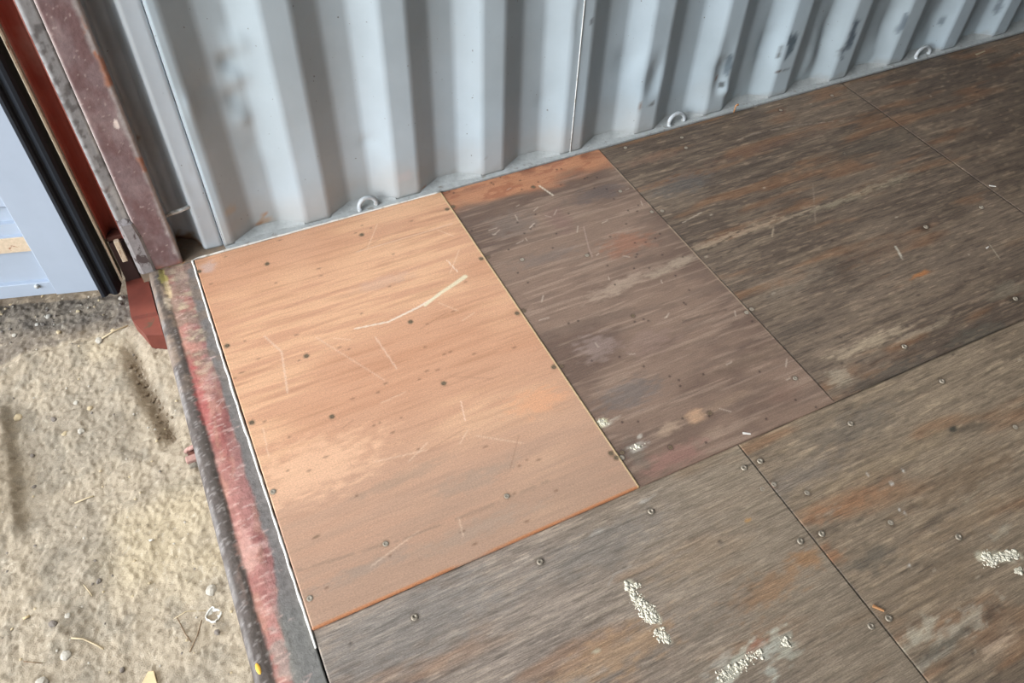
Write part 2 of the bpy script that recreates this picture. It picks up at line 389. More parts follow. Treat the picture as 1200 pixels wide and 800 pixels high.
tag(p1, 'clean new orange plywood sheet beside the steel sill, bright against the old boards', 'plywood sheet')
screws(p1, 0.0, S1)

# --- reddish stained sheet next to it
H2 = -.002
S2 = [(531,242,'dark'),(572,301,'dark'),(614,364,'dark'),(658,429,'dark'),(729,530,'dark'),(729,536,'flat'),(625,219,'dark'),(612,304,'flat'),(688,299,'flat'),
      (727,224,'flat'),(764,248,'flat'),(742,370,'dark'),(786,524,'dark'),(832,484,'dark'),(875,366,'flat'),(932,443,'flat')]
def c2(x, y):
    n = len(x); g = fbm(x * 6, y * 60, 201, 5); l = fbm(x * 4, y * 6, 202, 4); g2 = fbm(x * 7, y * 110, 203, 3)
    c = mix(np.tile(lin((138, 113, 95)), (n, 1)), lin((112, 90, 76)), sst(.4, .7, l))
    c = mix(c, lin((106, 88, 76)), .45 * sst(.5, .75, g)); c = mix(c, lin((172, 146, 124)), .4 * sst(.56, .70, g2))
    top = sst(-.125, -.06, y + .045 * (fbm(x * 9, y * 20, 205, 3) - .5) * 2)
    c = mix(c, lin((190, 132, 96)), .9 * top); c = mix(c, lin((150, 88, 64)), .55 * top * sst(.5, .65, fbm(x * 22, y * 60, 206, 3)))
    c = mix(c, lin((128, 84, 66)), .6 * sst(-.05, -.01, y) * sst(.45, .6, fbm(x * 18, y * 30, 207, 2)))
    c = blob(c, x, y, 600, 262, .11, .07, (126, 110, 98), .6, .6, 0, 1)
    c = blob(c, x, y, 700, 226, .13, .045, (106, 93, 86), .7, .6, 0, 2)
    c = blob(c, x, y, 735, 285, .11, .06, (150, 100, 76), .6, .6, 0, 3)
    c = blob(c, x, y, 655, 255, .05, .08, (128, 98, 88), .5, .6, 0, 4)
    c = blob(c, x, y, 640, 300, .14, .03, (122, 108, 98), .5, .6, 0, 5)
    c = blob(c, x, y, 725, 335, .14, .03, (172, 148, 126), .75, .6, .12, 6)
    c = blob(c, x, y, 790, 310, .12, .022, (178, 156, 132), .7, .6, .1, 7)
    c = blob(c, x, y, 700, 405, .07, .06, (156, 134, 122), .55, .7, 0, 8)
    c = blob(c, x, y, 760, 400, .11, .05, (146, 120, 106), .45, .7, 0, 9)
    c = blob(c, x, y, 740, 460, .12, .05, (110, 102, 96), .6, .6, 0, 10)
    c = blob(c, x, y, 815, 487, .035, .024, (196, 156, 122), .9, .35, .2, 11)
    c = blob(c, x, y, 785, 500, .055, .018, (178, 150, 124), .7, .5, .1, 12)
    c = blob(c, x, y, 850, 470, .14, .016, (150, 124, 102), .7, .5, .05, 13)
    c = blob(c, x, y, 836, 505, .04, .02, (160, 134, 112), .6, .5, 0, 15)
    c = blob(c, x, y, 790, 535, .12, .035, (152, 112, 98), .7, .5, .05, 14)
    c = blob(c, x, y, 745, 530, .03, .05, (120, 108, 94), .6, .6, 0, 16)
    c = blob(c, x, y, 880, 420, .16, .03, (112, 92, 76), .6, .6, 0, 17)
    c = blob(c, x, y, 920, 460, .06, .03, (132, 104, 88), .6, .6, 0, 18)
    c = blob(c, x, y, 706, 495, .020, .014, (222, 210, 168), .9, .8, .1, 19)
    c = blob(c, x, y, 716, 494, .03, .010, (196, 182, 160), .6, .8, .1, 23)
    c = blob(c, x, y, 748, 522, .035, .012, (184, 172, 156), .7, .9, .1, 20)
    c = blob(c, x, y, 750, 512, .012, .008, (200, 188, 170), .7, .9, 0, 21)
    c = line(c, x, y, [(632,217),(648,228)], .003, (220, 204, 178), .8)
    c = line(c, x, y, [(800,375),(852,362),(800,377)], .002, (84, 70, 60), .5)
    c = line(c, x, y, [(684,265),(690,290),(694,300)], .002, (176, 150, 134), .5); c = line(c, x, y, [(621,266),(626,261)], .002, (210, 190, 170), .7)
    for k in range(75):
        px, py = RNG.uniform(.735, 1.285), RNG.uniform(-1.12, 0)
        d = np.hypot(x - px, y - py); c = mix(c, lin((48, 34, 30)), .75 * sst(.0048, .0015, d))
    for k in range(30):
        px, py, a, L = RNG.uniform(.75, 1.27), RNG.uniform(-1.1, -.05), RNG.normal(.3, .7), RNG.uniform(.01, .035)
        dx = (x - px) * math.cos(a) + (y - py) * math.sin(a); dy = -(x - px) * math.sin(a) + (y - py) * math.cos(a)
        c = mix(c, lin((206, 186, 164)), .5 * sst(.0026, .0006, np.abs(dy)) * sst(L / 2, L / 2.5, np.abs(dx)))
    c = screw_rims(c, x, y, S2, H2, (74, 56, 46), .0080, .6)
    c = mix(c, lin((190, 164, 136)), .75 * sst(1.2780, 1.2815, x) * sst(.35, .5, fbm(x * 3, y * 12, 209, 2)))
    return c
p2 = sheet('plywood_sheet', .735, 1.285, -1.126, -.004, H2, .003, M['red_ply'], c2)
tag(p2, 'narrow reddish brown plywood sheet with an orange strip by the wall', 'plywood sheet')
screws(p2, H2, S2)

# --- dark worn sheet behind
H3 = -.003
S3 = [(776,247,'flat'),(881,362,'flat'),(946,443,'flat'),(1085,266,'dome'),(1150,243,'dome'),(1190,350,'dome'),(1060,406,'dome'),(915,129,'flat'),(975,112,'flat'),(799,161,'flat'),(733,173,'flat'),(804,173,'flat')]
def old(x, y, s, a=(128, 112, 98), b=(92, 80, 70), d=(150, 126, 100)):
    n = len(x); g = fbm(x * 7, y * 80, s, 5); l = fbm(x * 2.5, y * 5, s + 1, 4); g2 = fbm(x * 16, y * 190, s + 2, 3)
    c = mix(np.tile(lin(a), (n, 1)), lin(b), sst(.35, .65, l))
    c = mix(c, lin([q * .72 for q in b]), .32 * sst(.52, .74, g)); c = mix(c, lin(d), .4 * sst(.50, .30, g))
    c = mix(c, lin([q * .6 for q in b]), .4 * sst(.62, .72, g2)); c = mix(c, lin([min(255, q * 1.28) for q in d]), .35 * sst(.36, .26, g2))
    br = sst(.58, .78, fbm(x * 4, y * 22, s + 5, 3)); c = mix(c, lin((146, 102, 68)), .45 * br)
    for k in range(int(26 * (x.max() - x.min()))):
        px, py = RNG.uniform(x.min(), x.max()), RNG.uniform(y.min(), y.max())
        c = mix(c, lin((60, 48, 40)) if k % 3 else lin((196, 180, 156)), .65 * sst(.0042, .0012, np.hypot((x - px) / RNG.uniform(1, 3), y - py)))
    e = np.minimum(np.minimum(x - x.min(), x.max() - x), np.minimum(y - y.min(), y.max() - y)); c = mix(c, lin((66, 56, 46)), .8 * sst(.004, .0, e) * sst(.25, .5, fbm(x * 9, y * 9, s + 9, 2)))
    return c
def c3(x, y):
    c = old(x, y, 301, (124, 106, 89), (102, 86, 72), (142, 122, 100))
    c = blob(c, x, y, 800, 215, .16, .06, (104, 97, 90), .7, .6, 0, 1)
    c = blob(c, x, y, 760, 185, .14, .03, (138, 108, 88), .6, .6, 0, 2)
    c = blob(c, x, y, 900, 170, .35, .03, (118, 88, 70), .5, .6, 0, 3)
    c = blob(c, x, y, 870, 270, .28, .02, (176, 154, 128), .6, .7, .03, 4)
    c = blob(c, x, y, 1010, 225, .30, .02, (166, 150, 124), .6, .7, .03, 5)
    c = blob(c, x, y, 1040, 290, .20, .05, (122, 96, 76), .5, .7, 0, 6)
    c = blob(c, x, y, 1080, 320, .05, .010, (184, 118, 66), .8, .6, .05, 7)
    c = blob(c, x, y, 930, 330, .16, .05, (138, 122, 104), .5, .7, 0, 8)
    c = blob(c, x, y, 1020, 400, .16, .025, (182, 160, 132), .75, .7, .02, 9)
    c = blob(c, x, y, 1085, 385, .14, .012, (176, 156, 130), .6, .7, .02, 19)
    c = blob(c, x, y, 985, 440, .05, .03, (172, 156, 132), .7, .8, 0, 10)
    c = blob(c, x, y, 1040, 440, .16, .035, (90, 84, 74), .7, .6, 0, 11)
    c = blob(c, x, y, 1150, 395, .15, .05, (94, 88, 76), .6, .6, 0, 12)
    c = blob(c, x, y, 1180, 340, .08, .04, (138, 126, 106), .5, .8, 0, 13)
    c = blob(c, x, y, 915, 129, .02, .02, (96, 58, 40), .8, .6, 0, 14)
    c = blob(c, x, y, 1020, 95, .2, .02, (118, 84, 60), .6, .8, 0, 15)
    c = blob(c, x, y, 1010, 175, .4, .05, (92, 82, 70), .5, .6, 0, 16)
    c = blob(c, x, y, 930, 385, .12, .03, (96, 84, 72), .5, .6, 0, 17)
    c = blob(c, x, y, 1085, 266, .035, .022, (66, 48, 38), .7, .5, 0, 18)
    c = blob(c, x, y, 1190, 350, .03, .02, (60, 50, 40), .7, .5, 0, 20)
    c = line(c, x, y, [(830,292),(870,268),(960,240),(1050,212),(1110,192)], .0030, (66, 54, 44), .7, brk=.42)
    c = line(c, x, y, [(845,300),(880,280),(940,262)], .0025, (62, 52, 44), .6, brk=.4)
    c = line(c, x, y, [(905,276),(908,262),(960,240)], .003, (190, 168, 140), .5, brk=.4)
    c = line(c, x, y, [(865,163),(882,156),(930,146),(990,140)], .003, (166, 148, 128), .6, brk=.35)
    c = line(c, x, y, [(800,260),(822,248)], .002, (190, 172, 150), .7); c = line(c, x, y, [(1050,288),(1058,302)], .004, (210, 200, 178), .8, brk=.4)
    c = line(c, x, y, [(953,215),(956,260)], .0025, (150, 130, 112), .5, brk=.3)
    c = line(c, x, y, [(1160,285),(1172,302)], .002, (190, 176, 150), .6)
    c = line(c, x, y, [(1141,64),(1156,61)], .006, (196, 182, 150), .8, brk=.2)
    c = screw_rims(c, x, y, S3, H3, (70, 56, 44), .0100, .45)
    return c
p3 = sheet('plywood_sheet', 1.285, 2.305, -1.126, -.004, H3, .0035, M['old_ply'], c3)
tag(p3, 'dark weathered grey brown plywood sheet along the wall beyond the narrow reddish one', 'plywood sheet')
screws(p3, H3, S3)
def c5(x, y): return old(x, y, 301, (124, 106, 89), (102, 86, 72), (142, 122, 100))
p5 = sheet('plywood_sheet', 2.305, 4.60, -1.126, -.004, H3 - .0005, .008, M['old_ply'], c5)
tag(p5, 'darkest plywood sheet along the wall, in the top right corner of the photo', 'plywood sheet')

# --- near row of sheets
H4 = -.0045
S4 = [(486,723,'dome'),(633,658,'dome'),(763,599,'dome'),(872,548,'dome'),(938,634,'dome')]
def c4(x, y):
    c = old(x, y, 401, (152, 136, 120), (132, 117, 103), (168, 150, 130)); c = mix(c, lin((140, 122, 98)), .6 * sst(.35, .95, x + .3 * (fbm(x * 5, y * 14, 410, 4) - .5)))
    c = blob(c, x, y, 480, 730, .30, .10, (136, 128, 118), .6, .5, 0, 1)
    c = blob(c, x, y, 700, 640, .22, .06, (132, 123, 112), .6, .5, 0, 2)
    c = blob(c, x, y, 720, 765, .18, .05, (168, 134, 100), .65, .7, 0, 3)
    c = blob(c, x, y, 820, 650, .18, .05, (150, 128, 104), .6, .7, 0, 4)
    c = blob(c, x, y, 850, 590, .16, .03, (154, 134, 112), .5, .7, 0, 5)
    c = blob(c, x, y, 900, 690, .14, .04, (150, 112, 78), .6, .7, 0, 6)
    c = blob(c, x, y, 890, 750, .12, .03, (138, 104, 76), .6, .7, 0, 7)
    c = blob(c, x, y, 850, 715, .1, .018, (120, 108, 94), .5, .7, 0, 8)
    c = blob(c, x, y, 945, 655, .05, .03, (158, 116, 78), .7, .7, 0, 9)
    c = blob(c, x, y, 930, 740, .1, .05, (150, 130, 108), .5, .7, 0, 10)
    c = blob(c, x, y, 756, 586, .03, .008, (176, 166, 152), .7, .8, 0, 11)
    c = blob(c, x, y, 876, 608, .012, .006, (178, 130, 70), .7, .8, 0, 12)
    c = blob(c, x, y, 698, 622, .03, .008, (164, 156, 144), .6, .9, 0, 13)
    c = blob(c, x, y, 900, 757, .035, .022, (188, 184, 166), .75, 1.2, .3, 14)
    c = blob(c, x, y, 862, 782, .09, .018, (196, 190, 168), .85, 1.1, .28, 15)
    c = blob(c, x, y, 845, 775, .04, .02, (170, 162, 146), .6, 1.1, .2, 16)
    c = blob(c, x, y, 918, 752, .03, .03, (178, 172, 152), .7, 1.3, 0, 17)
    c = blob(c, x, y, 905, 785, .02, .015, (184, 180, 162), .7, 1.3, 0, 18)
    c = blob(c, x, y, 882, 757, .04, .010, (160, 100, 74), .6, 1.0, .2, 19)
    c = blob(c, x, y, 697, 762, .012, .006, (200, 190, 160), .8, 1.2, 0, 20)
    c = line(c, x, y, [(870,548),(893,539)], .003, (84, 72, 60), .8, h=H4)
    c = line(c, x, y, [(713,685),(720,672),(740,662)], .002, (170, 160, 146), .5, h=H4)
    c = blob(c, x, y, 410, 753, .008, .006, (84, 74, 66), .8, .5, 0, 21)
    c = blob(c, x, y, 844, 633, .008, .005, (66, 52, 42), .8, .5, 0, 22)
    c = line(c, x, y, [(738,684),(745,700),(762,716),(770,726)], .010, (214, 204, 176), .8, h=H4, brk=.42); c = line(c, x, y, [(772,740),(784,750)], .008, (214, 204, 176), .7, h=H4, brk=.45)
    c = screw_rims(c, x, y, S4, H4, (92, 78, 64), .0105, .5)
    return c
p4 = sheet('plywood_sheet', .006, 1.0, -2.346, -1.126, H4, .0035, M['old_ply'], c4)
tag(p4, 'worn grey plywood sheet in the foreground below the new sheet, with a pale mortar streak', 'plywood sheet')
screws(p4, H4, S4)
S6 = [(946,577,'flat'),(891,540,'dome'),(963,625,'dome'),(997,496,'dome'),(1104,446.5,'dome'),(1123.6,629,'dome'),(1021,733.5,'dome'),(1041.6,724,'dome'),(1044,612,'flat'),(907,567,'flat'),(894,573,'flat'),(1190,500,'flat')]
def c6(x, y):
    c = old(x, y, 601, (144, 125, 103), (124, 106, 87), (160, 139, 113))
    c = blob(c, x, y, 901, 570, .022, .014, (188, 126, 90), .8, .6, 0, 1)
    c = blob(c, x, y, 930, 560, .2, .04, (120, 110, 100), .5, .6, 0, 2)
    c = blob(c, x, y, 1118, 502, .017, .012, (62, 60, 52), .95, .4, .2, 3)
    c = blob(c, x, y, 990, 590, .16, .025, (160, 114, 80), .45, .8, 0, 4)
    c = blob(c, x, y, 975, 650, .04, .03, (156, 106, 70), .6, .7, 0, 5)
    c = blob(c, x, y, 1020, 655, .07, .03, (100, 92, 80), .6, .7, 0, 6)
    c = blob(c, x, y, 1040, 540, .3, .03, (154, 132, 104), .5, .8, 0, 7)
    c = blob(c, x, y, 1130, 560, .25, .05, (124, 100, 76), .5, .7, 0, 8)
    c = blob(c, x, y, 1080, 740, .07, .02, (190, 178, 154), .7, 1.0, .05, 9)
    c = blob(c, x, y, 1130, 730, .10, .025, (180, 168, 146), .7, 1.1, .05, 10)
    c = blob(c, x, y, 1100, 765, .09, .012, (170, 160, 140), .6, 1.0, .05, 11)
    c = blob(c, x, y, 1170, 755, .07, .012, (192, 166, 138), .7, 1.0, .05, 12)
    c = blob(c, x, y, 1110, 752, .12, .010, (84, 74, 62), .7, .7, .05, 13)
    c = blob(c, x, y, 1165, 715, .04, .02, (84, 72, 60), .6, .7, 0, 14)
    c = blob(c, x, y, 970, 600, .03, .012, (160, 146, 126), .6, .9, 0, 15)
    c = blob(c, x, y, 1170, 625, .04, .012, (168, 156, 134), .6, 1.0, 0, 16)
    c = blob(c, x, y, 1100, 680, .2, .05, (124, 104, 82), .5, .7, 0, 17)
    c = blob(c, x, y, 1000, 500, .2, .05, (112, 102, 90), .5, .7, 0, 18)
    c = blob(c, x, y, 1150, 600, .3, .03, (150, 124, 96), .4, .8, 0, 19)
    c = line(c, x, y, [(1010,475),(1060,458)], .002, (88, 78, 66), .5, h=H4)
    for (u, v) in ((1061,600),(1067,662),(1060,550),(1046,565),(1018,554),(1055,596)): c = blob(c, x, y, u, v, .005, .005, (212, 204, 190), .9, .4, 0, 30)
    c = line(c, x, y, [(1130,590),(1142,578),(1160,560)], .003, (166, 150, 124), .5, h=H4, brk=.4)
    c = line(c, x, y, [(1150,652),(1192,652)], .013, (214, 204, 176), .8, h=H4, brk=.42)
    c = screw_rims(c, x, y, S6, H4, (84, 68, 52), .0105, .5)
    return c
p6 = sheet('plywood_sheet', 1.0, 3.42, -2.346, -1.126, H4 - .0006, .005, M['old_ply'], c6)
tag(p6, 'worn brown plywood sheet in the lower right, with crusty white mortar at the photo edge', 'plywood sheet')
screws(p6, H4, S6)
p7 = sheet('plywood_sheet', 3.42, 5.9, -2.346, -1.126, H4, .02, M['old_ply'], lambda x, y: old(x, y, 701, (110, 96, 84), (84, 74, 64), (126, 110, 90)))
tag(p7, 'old plywood sheet deep inside the container beyond the brown one', 'plywood sheet')
p8 = sheet('plywood_sheet', 4.60, 5.9, -1.126, -.004, H3, .02, M['old_ply'], lambda x, y: old(x, y, 801, (110, 96, 84), (84, 74, 64), (126, 110, 90)))
tag(p8, 'old plywood sheet along the wall at the closed end of the container', 'plywood sheet')

# crusty mortar lumps stuck to the boards
def crust(parent, h, strokes, seed, dens=1.0):
    rn = np.random.default_rng(seed); bm = bmesh.new()
    for (u, v, a, b, n) in strokes:
        c = at(u, v, h); 
        for k in range(int(n * 2.4 * dens)):
            t = rn.normal(0, .45, 2); r = min(.0045, .0009 + rn.exponential(.0009))
            mt = Matrix.Translation((c[0] + a * t[0], c[1] + b * t[1], r * .05)) @ Matrix.Rotation(rn.uniform(0, 6), 4, 'Z') @ Matrix.Diagonal((r * rn.uniform(.8, 1.6), r, r * .45, 1))
            bmesh.ops.create_icosphere(bm, subdivisions=1, radius=1, matrix=mt)
    me = D.meshes.new('dried_mortar'); bm.to_mesh(me); bm.free(); me.polygons.foreach_set('use_smooth', [True] * len(me.polygons))
    o = link('dried_mortar', me, M['mortar'], parent); o['label'] = 'crusty off-white mortar splash'; return o
crust(p4, H4, [(737,688,.010,.012,34),(745,686,.008,.008,18),(745,700,.012,.012,36),(752,708,.013,.012,50),(760,716,.016,.013,60),(766,724,.012,.012,44),(758,722,.010,.012,30),(772,742,.014,.010,26),(779,746,.012,.010,26),(784,750,.006,.006,8)], 3)
crust(p4, H4, [(850,790,.02,.012,30),(870,778,.025,.012,36),(884,768,.02,.01,26)], 5, .8); crust(p4, H4, [(920,752,.012,.010,22)], 25, .8)
crust(p6, H4, [(1156,652,.018,.010,50),(1166,655,.020,.010,56),(1178,652,.018,.010,50),(1188,650,.012,.010,40),(1163,660,.012,.006,18)], 4)
crust(p6, H4, [(1194,668,.012,.008,30)], 14)
crust(p2, H2, [(706,495,.014,.010,26)], 6); crust(p2, H2, [(748,523,.018,.006,12)], 16)

# a hidden steel subfloor below the boards
tag(box('floor', (.004, -2.35, -.14), (5.95, .0, -.036), M['grey']), kind='structure')

# ------------------------------------------------------------------ steel threshold sill
xs_ = np.array([-.122, -.119, -.115, -.110, -.104, -.098, -.092, -.087, -.083] + list(np.arange(-.080, .0057, .0032)))
zs_ = np.interp(xs_, [-.122, -.119, -.115, -.110, -.103, -.092, -.085, -.079, .003], [-.13, -.030, -.010, -.003, .000, .000, -.002, -.005, -.005])
ys_ = np.arange(-2.42, .0201, .0035)
X, Y = np.meshgrid(xs_, ys_); x = X.ravel(); y = Y.ravel(); z = np.tile(zs_, len(ys_))
z = z + np.where(x < -.081, .0022 * (vn(x * 90, y * 40, 61) - .5), .0012 * (vn(x * 60, y * 60, 62) - .5)) * (x > -.121)
wob = .006 * (fbm(y * 14, y * 0, 63, 3) - .5) * 2; fine = .004 * (vn(y * 90, x * 200, 64) - .5)
c = np.tile(lin((152, 106, 98)), (len(x), 1))                                          # faded red paint
c = mix(c, lin((124, 72, 66)), .7 * sst(.45, .7, fbm(x * 30, y * 12, 65, 4)))
c = mix(c, lin((186, 150, 138)), .65 * sst(.50, .72, fbm(x * 16, y * 70, 66, 4)))
c = mix(c, lin((164, 122, 104)), .5 * sst(.5, .7, fbm(x * 60, y * 20, 67, 3)))
edge = sst(-.076, -.083, x + wob * .5 + fine)
c = mix(c, lin((70, 67, 63)), .95 * edge)                                             # bare dark lip
c = mix(c, lin((150, 146, 142)), .3 * edge * sst(-.104, -.110, x) * sst(.3, .6, fbm(x * 50, y * 40, 68, 2)))
c = mix(c, lin((150, 144, 140)), .45 * edge * sst(.74, .84, vn(x * 260, y * 260, 69)))
inn = sst(-.030, -.022, x + wob * 1.2 + fine + .012 * sst(-.95, -1.15, y) * 2)
c = mix(c, lin((112, 110, 104)), .9 * inn)                                            # worn grey inner strip
big = sst(-1.02, -1.10, y) * sst(-.052, -.046, x + wob); c = mix(c, lin((120, 116, 108)), .9 * big)
hi = sst(-.52, -.32, y)                                                               # brown dirty stretch at the post
c = mix(c, lin((122, 106, 92)), .75 * hi * sst(.35, .6, fbm(x * 30, y * 30, 71, 3)))
c = mix(c, lin((182, 166, 138)), .65 * hi * sst(.50, .72, fbm(x * 26, y * 60, 72, 3)) * sst(-.075, -.06, x) * sst(-.02, -.03, x))
for (u, v, a, b, col, s) in ((191,324,.012,.05,(178,164,96),.85),(197,340,.010,.05,(186,166,132),.8),(196,355,.012,.03,(190,176,156),.7),(187,345,.008,.09,(66,60,56),.7),(196,372,.010,.10,(70,62,56),.7),
                             (214,325,.02,.05,(158,132,118),.6),(215,313,.03,.02,(152,118,104),.6),(302,780,.006,.03,(206,160,60),.0),(262,520,.01,.10,(130,70,66),.5),(330,768,.02,.06,(134,130,120),.6),
                             (236,470,.015,.12,(150,72,70),.6),(288,640,.02,.07,(186,146,134),.6),(284,690,.006,.06,(112,96,88),.7)):
    c = blob(c, x, y, u, v, a, b, col, s, .6, 0, int(u), .5, -.004)
for k in range(90):                                                                   # scratches across
    px, py, L = RNG.uniform(-.072, -.02), RNG.uniform(-1.3, -.1), RNG.uniform(.008, .03); a = RNG.normal(.1, .25)
    dx = (x - px) * math.cos(a) + (y - py) * math.sin(a); dy = -(x - px) * math.sin(a) + (y - py) * math.cos(a)
    c = mix(c, lin((196, 168, 156)), .5 * sst(.0022, .0004, np.abs(dy)) * sst(L / 2, L / 2.6, np.abs(dx)))
idx = np.arange(len(x)).reshape(len(ys_), len(xs_)); q = np.stack([idx[:-1, :-1], idx[:-1, 1:], idx[1:, 1:], idx[1:, :-1]], -1).reshape(-1, 4)
v = np.stack([x, y, z], 1); loop = np.concatenate([idx[0, :], idx[1:, -1], idx[-1, -2::-1], idx[-2:0:-1, 0]]); vb = v[loop].copy(); vb[:, 2] = -.14
k = np.arange(len(loop)); k2 = (k + 1) % len(loop); side = np.stack([loop[k], len(x) + k, len(x) + k2, loop[k2]], -1)
me = fastmesh('threshold_sill', np.concatenate([v, vb]), np.concatenate([q, side])); setcol(me, np.concatenate([c, c[loop]]))
sill = tag(link('threshold_sill', me, M['sill']), 'scraped red steel threshold sill with dark rounded lip, along the edge of the new sheet', 'door sill')
p = at(303, 784, -.002)
yb = bmesh.new(); bmesh.ops.create_icosphere(yb, subdivisions=2, radius=1, matrix=Matrix.Translation((p[0], p[1], .0005)) @ Matrix.Rotation(.1, 4, 'Z') @ Matrix.Diagonal((.0045, .012, .003, 1)))
me = D.meshes.new('paint_blob'); yb.to_mesh(me); yb.free(); link('paint_blob', me, M['yellow'], sill)['label'] = 'small yellow blob'
# rusty tab on the outer face of the sill
p = at(208, 522, -.06)
M['tab'] = plain('dusty_pink_steel', (150, 118, 108), .8, c2=(110, 66, 54), sc=90)
tube('welded_tab', [(-.150, p[1] + .038, -.14), (-.143, p[1] + .026, -.12), (-.122, p[1] + .010, -.095)], .006, M['tab'], sill, 8)
box('welded_tab', (-.152, p[1] - .016, -.122), (-.119, p[1] + .002, -.110), M['tab'], sill, .003)
box('welded_tab', (-.146, p[1] - .008, -.125), (-.121, p[1] + .028, -.118), M['rust'], sill, .002)

# white sealant bead around the new sheet
def bead(name, pts, r, seed):
    P = []; rad = []
    for (a, b) in zip(pts[:-1], pts[1:]):
        n = max(2, int((Vector(b) - Vector(a)).length / .02))
        for i in range(n): P.append(Vector(a).lerp(Vector(b), i / n))
    P.append(Vector(pts[-1])); rn = random.Random(seed)
    P = [p + Vector((rn.uniform(-.0007, .0007), rn.uniform(-.0007, .0007), 0)) for p in P]; rad = [r * rn.uniform(.7, 1.25) for _ in P]
    return tube(name, P, r, M['caulk'], None, 8, rad)
sb = bead('sealant_bead', [(.735, -.001, -.001), (.60, -.001, -.001), (.3, 0, -.001), (.012, .001, -.001), (.0015, -.006, -.001), (.0005, -.2, -.002), (.0, -.6, -.002), (.0015, -1.0, -.002), (.002, -1.16, -.004)], .0032, 4)
tag(sb, 'thin white sealant bead outlining the new plywood sheet along wall and sill', 'sealant')

# ------------------------------------------------------------------ corrugated side wall
P0 = .117; PER = .278; YI, YO = .017, .053
pl = [(.0945, YI), (P0, YI)]
k = 0
while P0 + k * PER < 5.85:
    a = P0 + k * PER; pl += [(a + .071, YO), (a + .139, YO), (a + .210, YI), (a + PER, YI)]; k += 1
xs = [pl[0][0]]; ysv = [pl[0][1]]
for (a, b) in zip(pl[:-1], pl[1:]):
    n = 7 if a[0] < 3.4 else 2
    if a[0] == .0945: n = 3
    # soft folded corners
    for i in range(1, n + 1):
        t = i / n; xs.append(a[0] + (b[0] - a[0]) * t); ysv.append(a[1] + (b[1] - a[1]) * t)
xs = np.array(xs); ysv = np.array(ysv)
zz = np.concatenate([np.arange(0, .95, .009), np.linspace(.95, 2.39, 12)])
def prof(x):
    return np.interp(x, xs, ysv)
X, Z = np.meshgrid(xs, zz); x = X.ravel(); z = Z.ravel(); y0 = np.tile(ysv, len(zz)); y = y0.copy()
def dent(px, pz, rx, rz, dep, s=0): 
    d = ((x - px) / rx) ** 2 + ((z - pz) / rz) ** 2
    return dep * np.exp(-d) * (.5 + 1.0 * fbm(x * 25, z * 25, 80 + s, 2))
for (u, v, rx, rz, dep, yy) in ((276,52,.022,.030,-.009,.04),(268,75,.020,.022,.008,.04),(280,92,.024,.026,-.008,.04),(272,118,.020,.022,.008,.04),(284,140,.022,.026,-.007,.04),(240,105,.03,.05,.006,.05),(222,120,.012,.03,-.006,.03),(300,170,.03,.04,.004,.04),(768,90,.03,.06,.012,.017),(733,70,.03,.04,.008,.05),
                            (846,85,.03,.07,.014,.017),(850,105,.02,.02,-.010,.017),(905,60,.03,.09,.014,.017),(950,60,.035,.08,-.014,.05),(975,45,.03,.09,.014,.017),(1050,25,.03,.07,.010,.017),(1100,25,.03,.05,.008,.017),
                            (1020,60,.04,.05,-.008,.05),(640,120,.02,.02,.004,.03),(430,165,.02,.02,.005,.05),(680,20,.02,.05,.003,.017)):
    p = wat(u, v, yy); y = y + dent(p[0], p[2], rx, rz, dep, int(u))
y = y + .0012 * (fbm(x * 8, z * 6, 88, 2) - .5)
y = y - .006 * sst(.02, 0, z) * (y0 > .03) * 0
c = np.tile(lin((174, 187, 192)), (len(x), 1))
c = mix(c, lin((166, 176, 178)), .6 * sst(.4, .7, fbm(x * 3, z * 2, 90, 3)))
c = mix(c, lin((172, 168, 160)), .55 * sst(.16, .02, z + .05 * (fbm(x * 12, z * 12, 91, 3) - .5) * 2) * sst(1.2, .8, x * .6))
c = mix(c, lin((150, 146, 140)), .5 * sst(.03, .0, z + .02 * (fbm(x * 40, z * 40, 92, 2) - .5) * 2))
def wb(c, u, v, a, b, col, s=.8, rag=.7, yy=.017, ns=0, ang=0):
    p = wat(u, v, yy); dx = x - p[0]; dz = z - p[2]
    if ang: dx, dz = dx * math.cos(ang) + dz * math.sin(ang), -dx * math.sin(ang) + dz * math.cos(ang)
    d = np.sqrt((dx / a) ** 2 + (dz / b) ** 2) + rag * (fbm(x * 70, z * 50, 93 + ns, 3) - .5) * 2
    return mix(c, lin(col), s * sst(1, .5, d))
for (u, v, a, b, col, s, yy) in ((855,75,.014,.05,(84,96,104),.8,.017),(846,100,.010,.016,(60,58,54),.8,.017),(842,92,.006,.01,(140,112,92),.8,.017),(928,50,.022,.06,(66,80,88),.85,.017),(916,62,.006,.03,(70,66,60),.8,.017),
        (997,45,.02,.07,(70,82,92),.85,.017),(985,60,.008,.03,(90,92,92),.7,.017),(1058,30,.014,.05,(80,90,98),.7,.017),(1110,26,.012,.03,(80,90,98),.6,.017),(1175,8,.015,.05,(76,84,92),.6,.017),
        (762,122,.03,.006,(84,78,72),.7,.017),(750,125,.004,.03,(120,100,84),.8,.017),(694,25,.006,.012,(60,58,56),.7,.017),(312,258,.03,.014,(178,142,104),.6,.05),(304,263,.016,.007,(150,104,66),.8,.05),(311,252,.01,.006,(176,128,86),.8,.05),
        (268,240,.02,.02,(186,172,150),.6,.05),(475,207,.03,.02,(186,180,178),.5,.017),(496,219,.01,.008,(170,120,80),.8,.03),(574,183,.03,.004,(120,110,104),.5,.017),(200,120,.005,.04,(206,208,204),.5,.02),
        (660,160,.02,.004,(120,112,104),.6,.017),(914,84,.016,.004,(82,60,44),.9,.017),(922,82,.02,.003,(60,46,36),.9,.017)):
    c = wb(c, u, v, a, b, col, s, .7, yy, int(u))
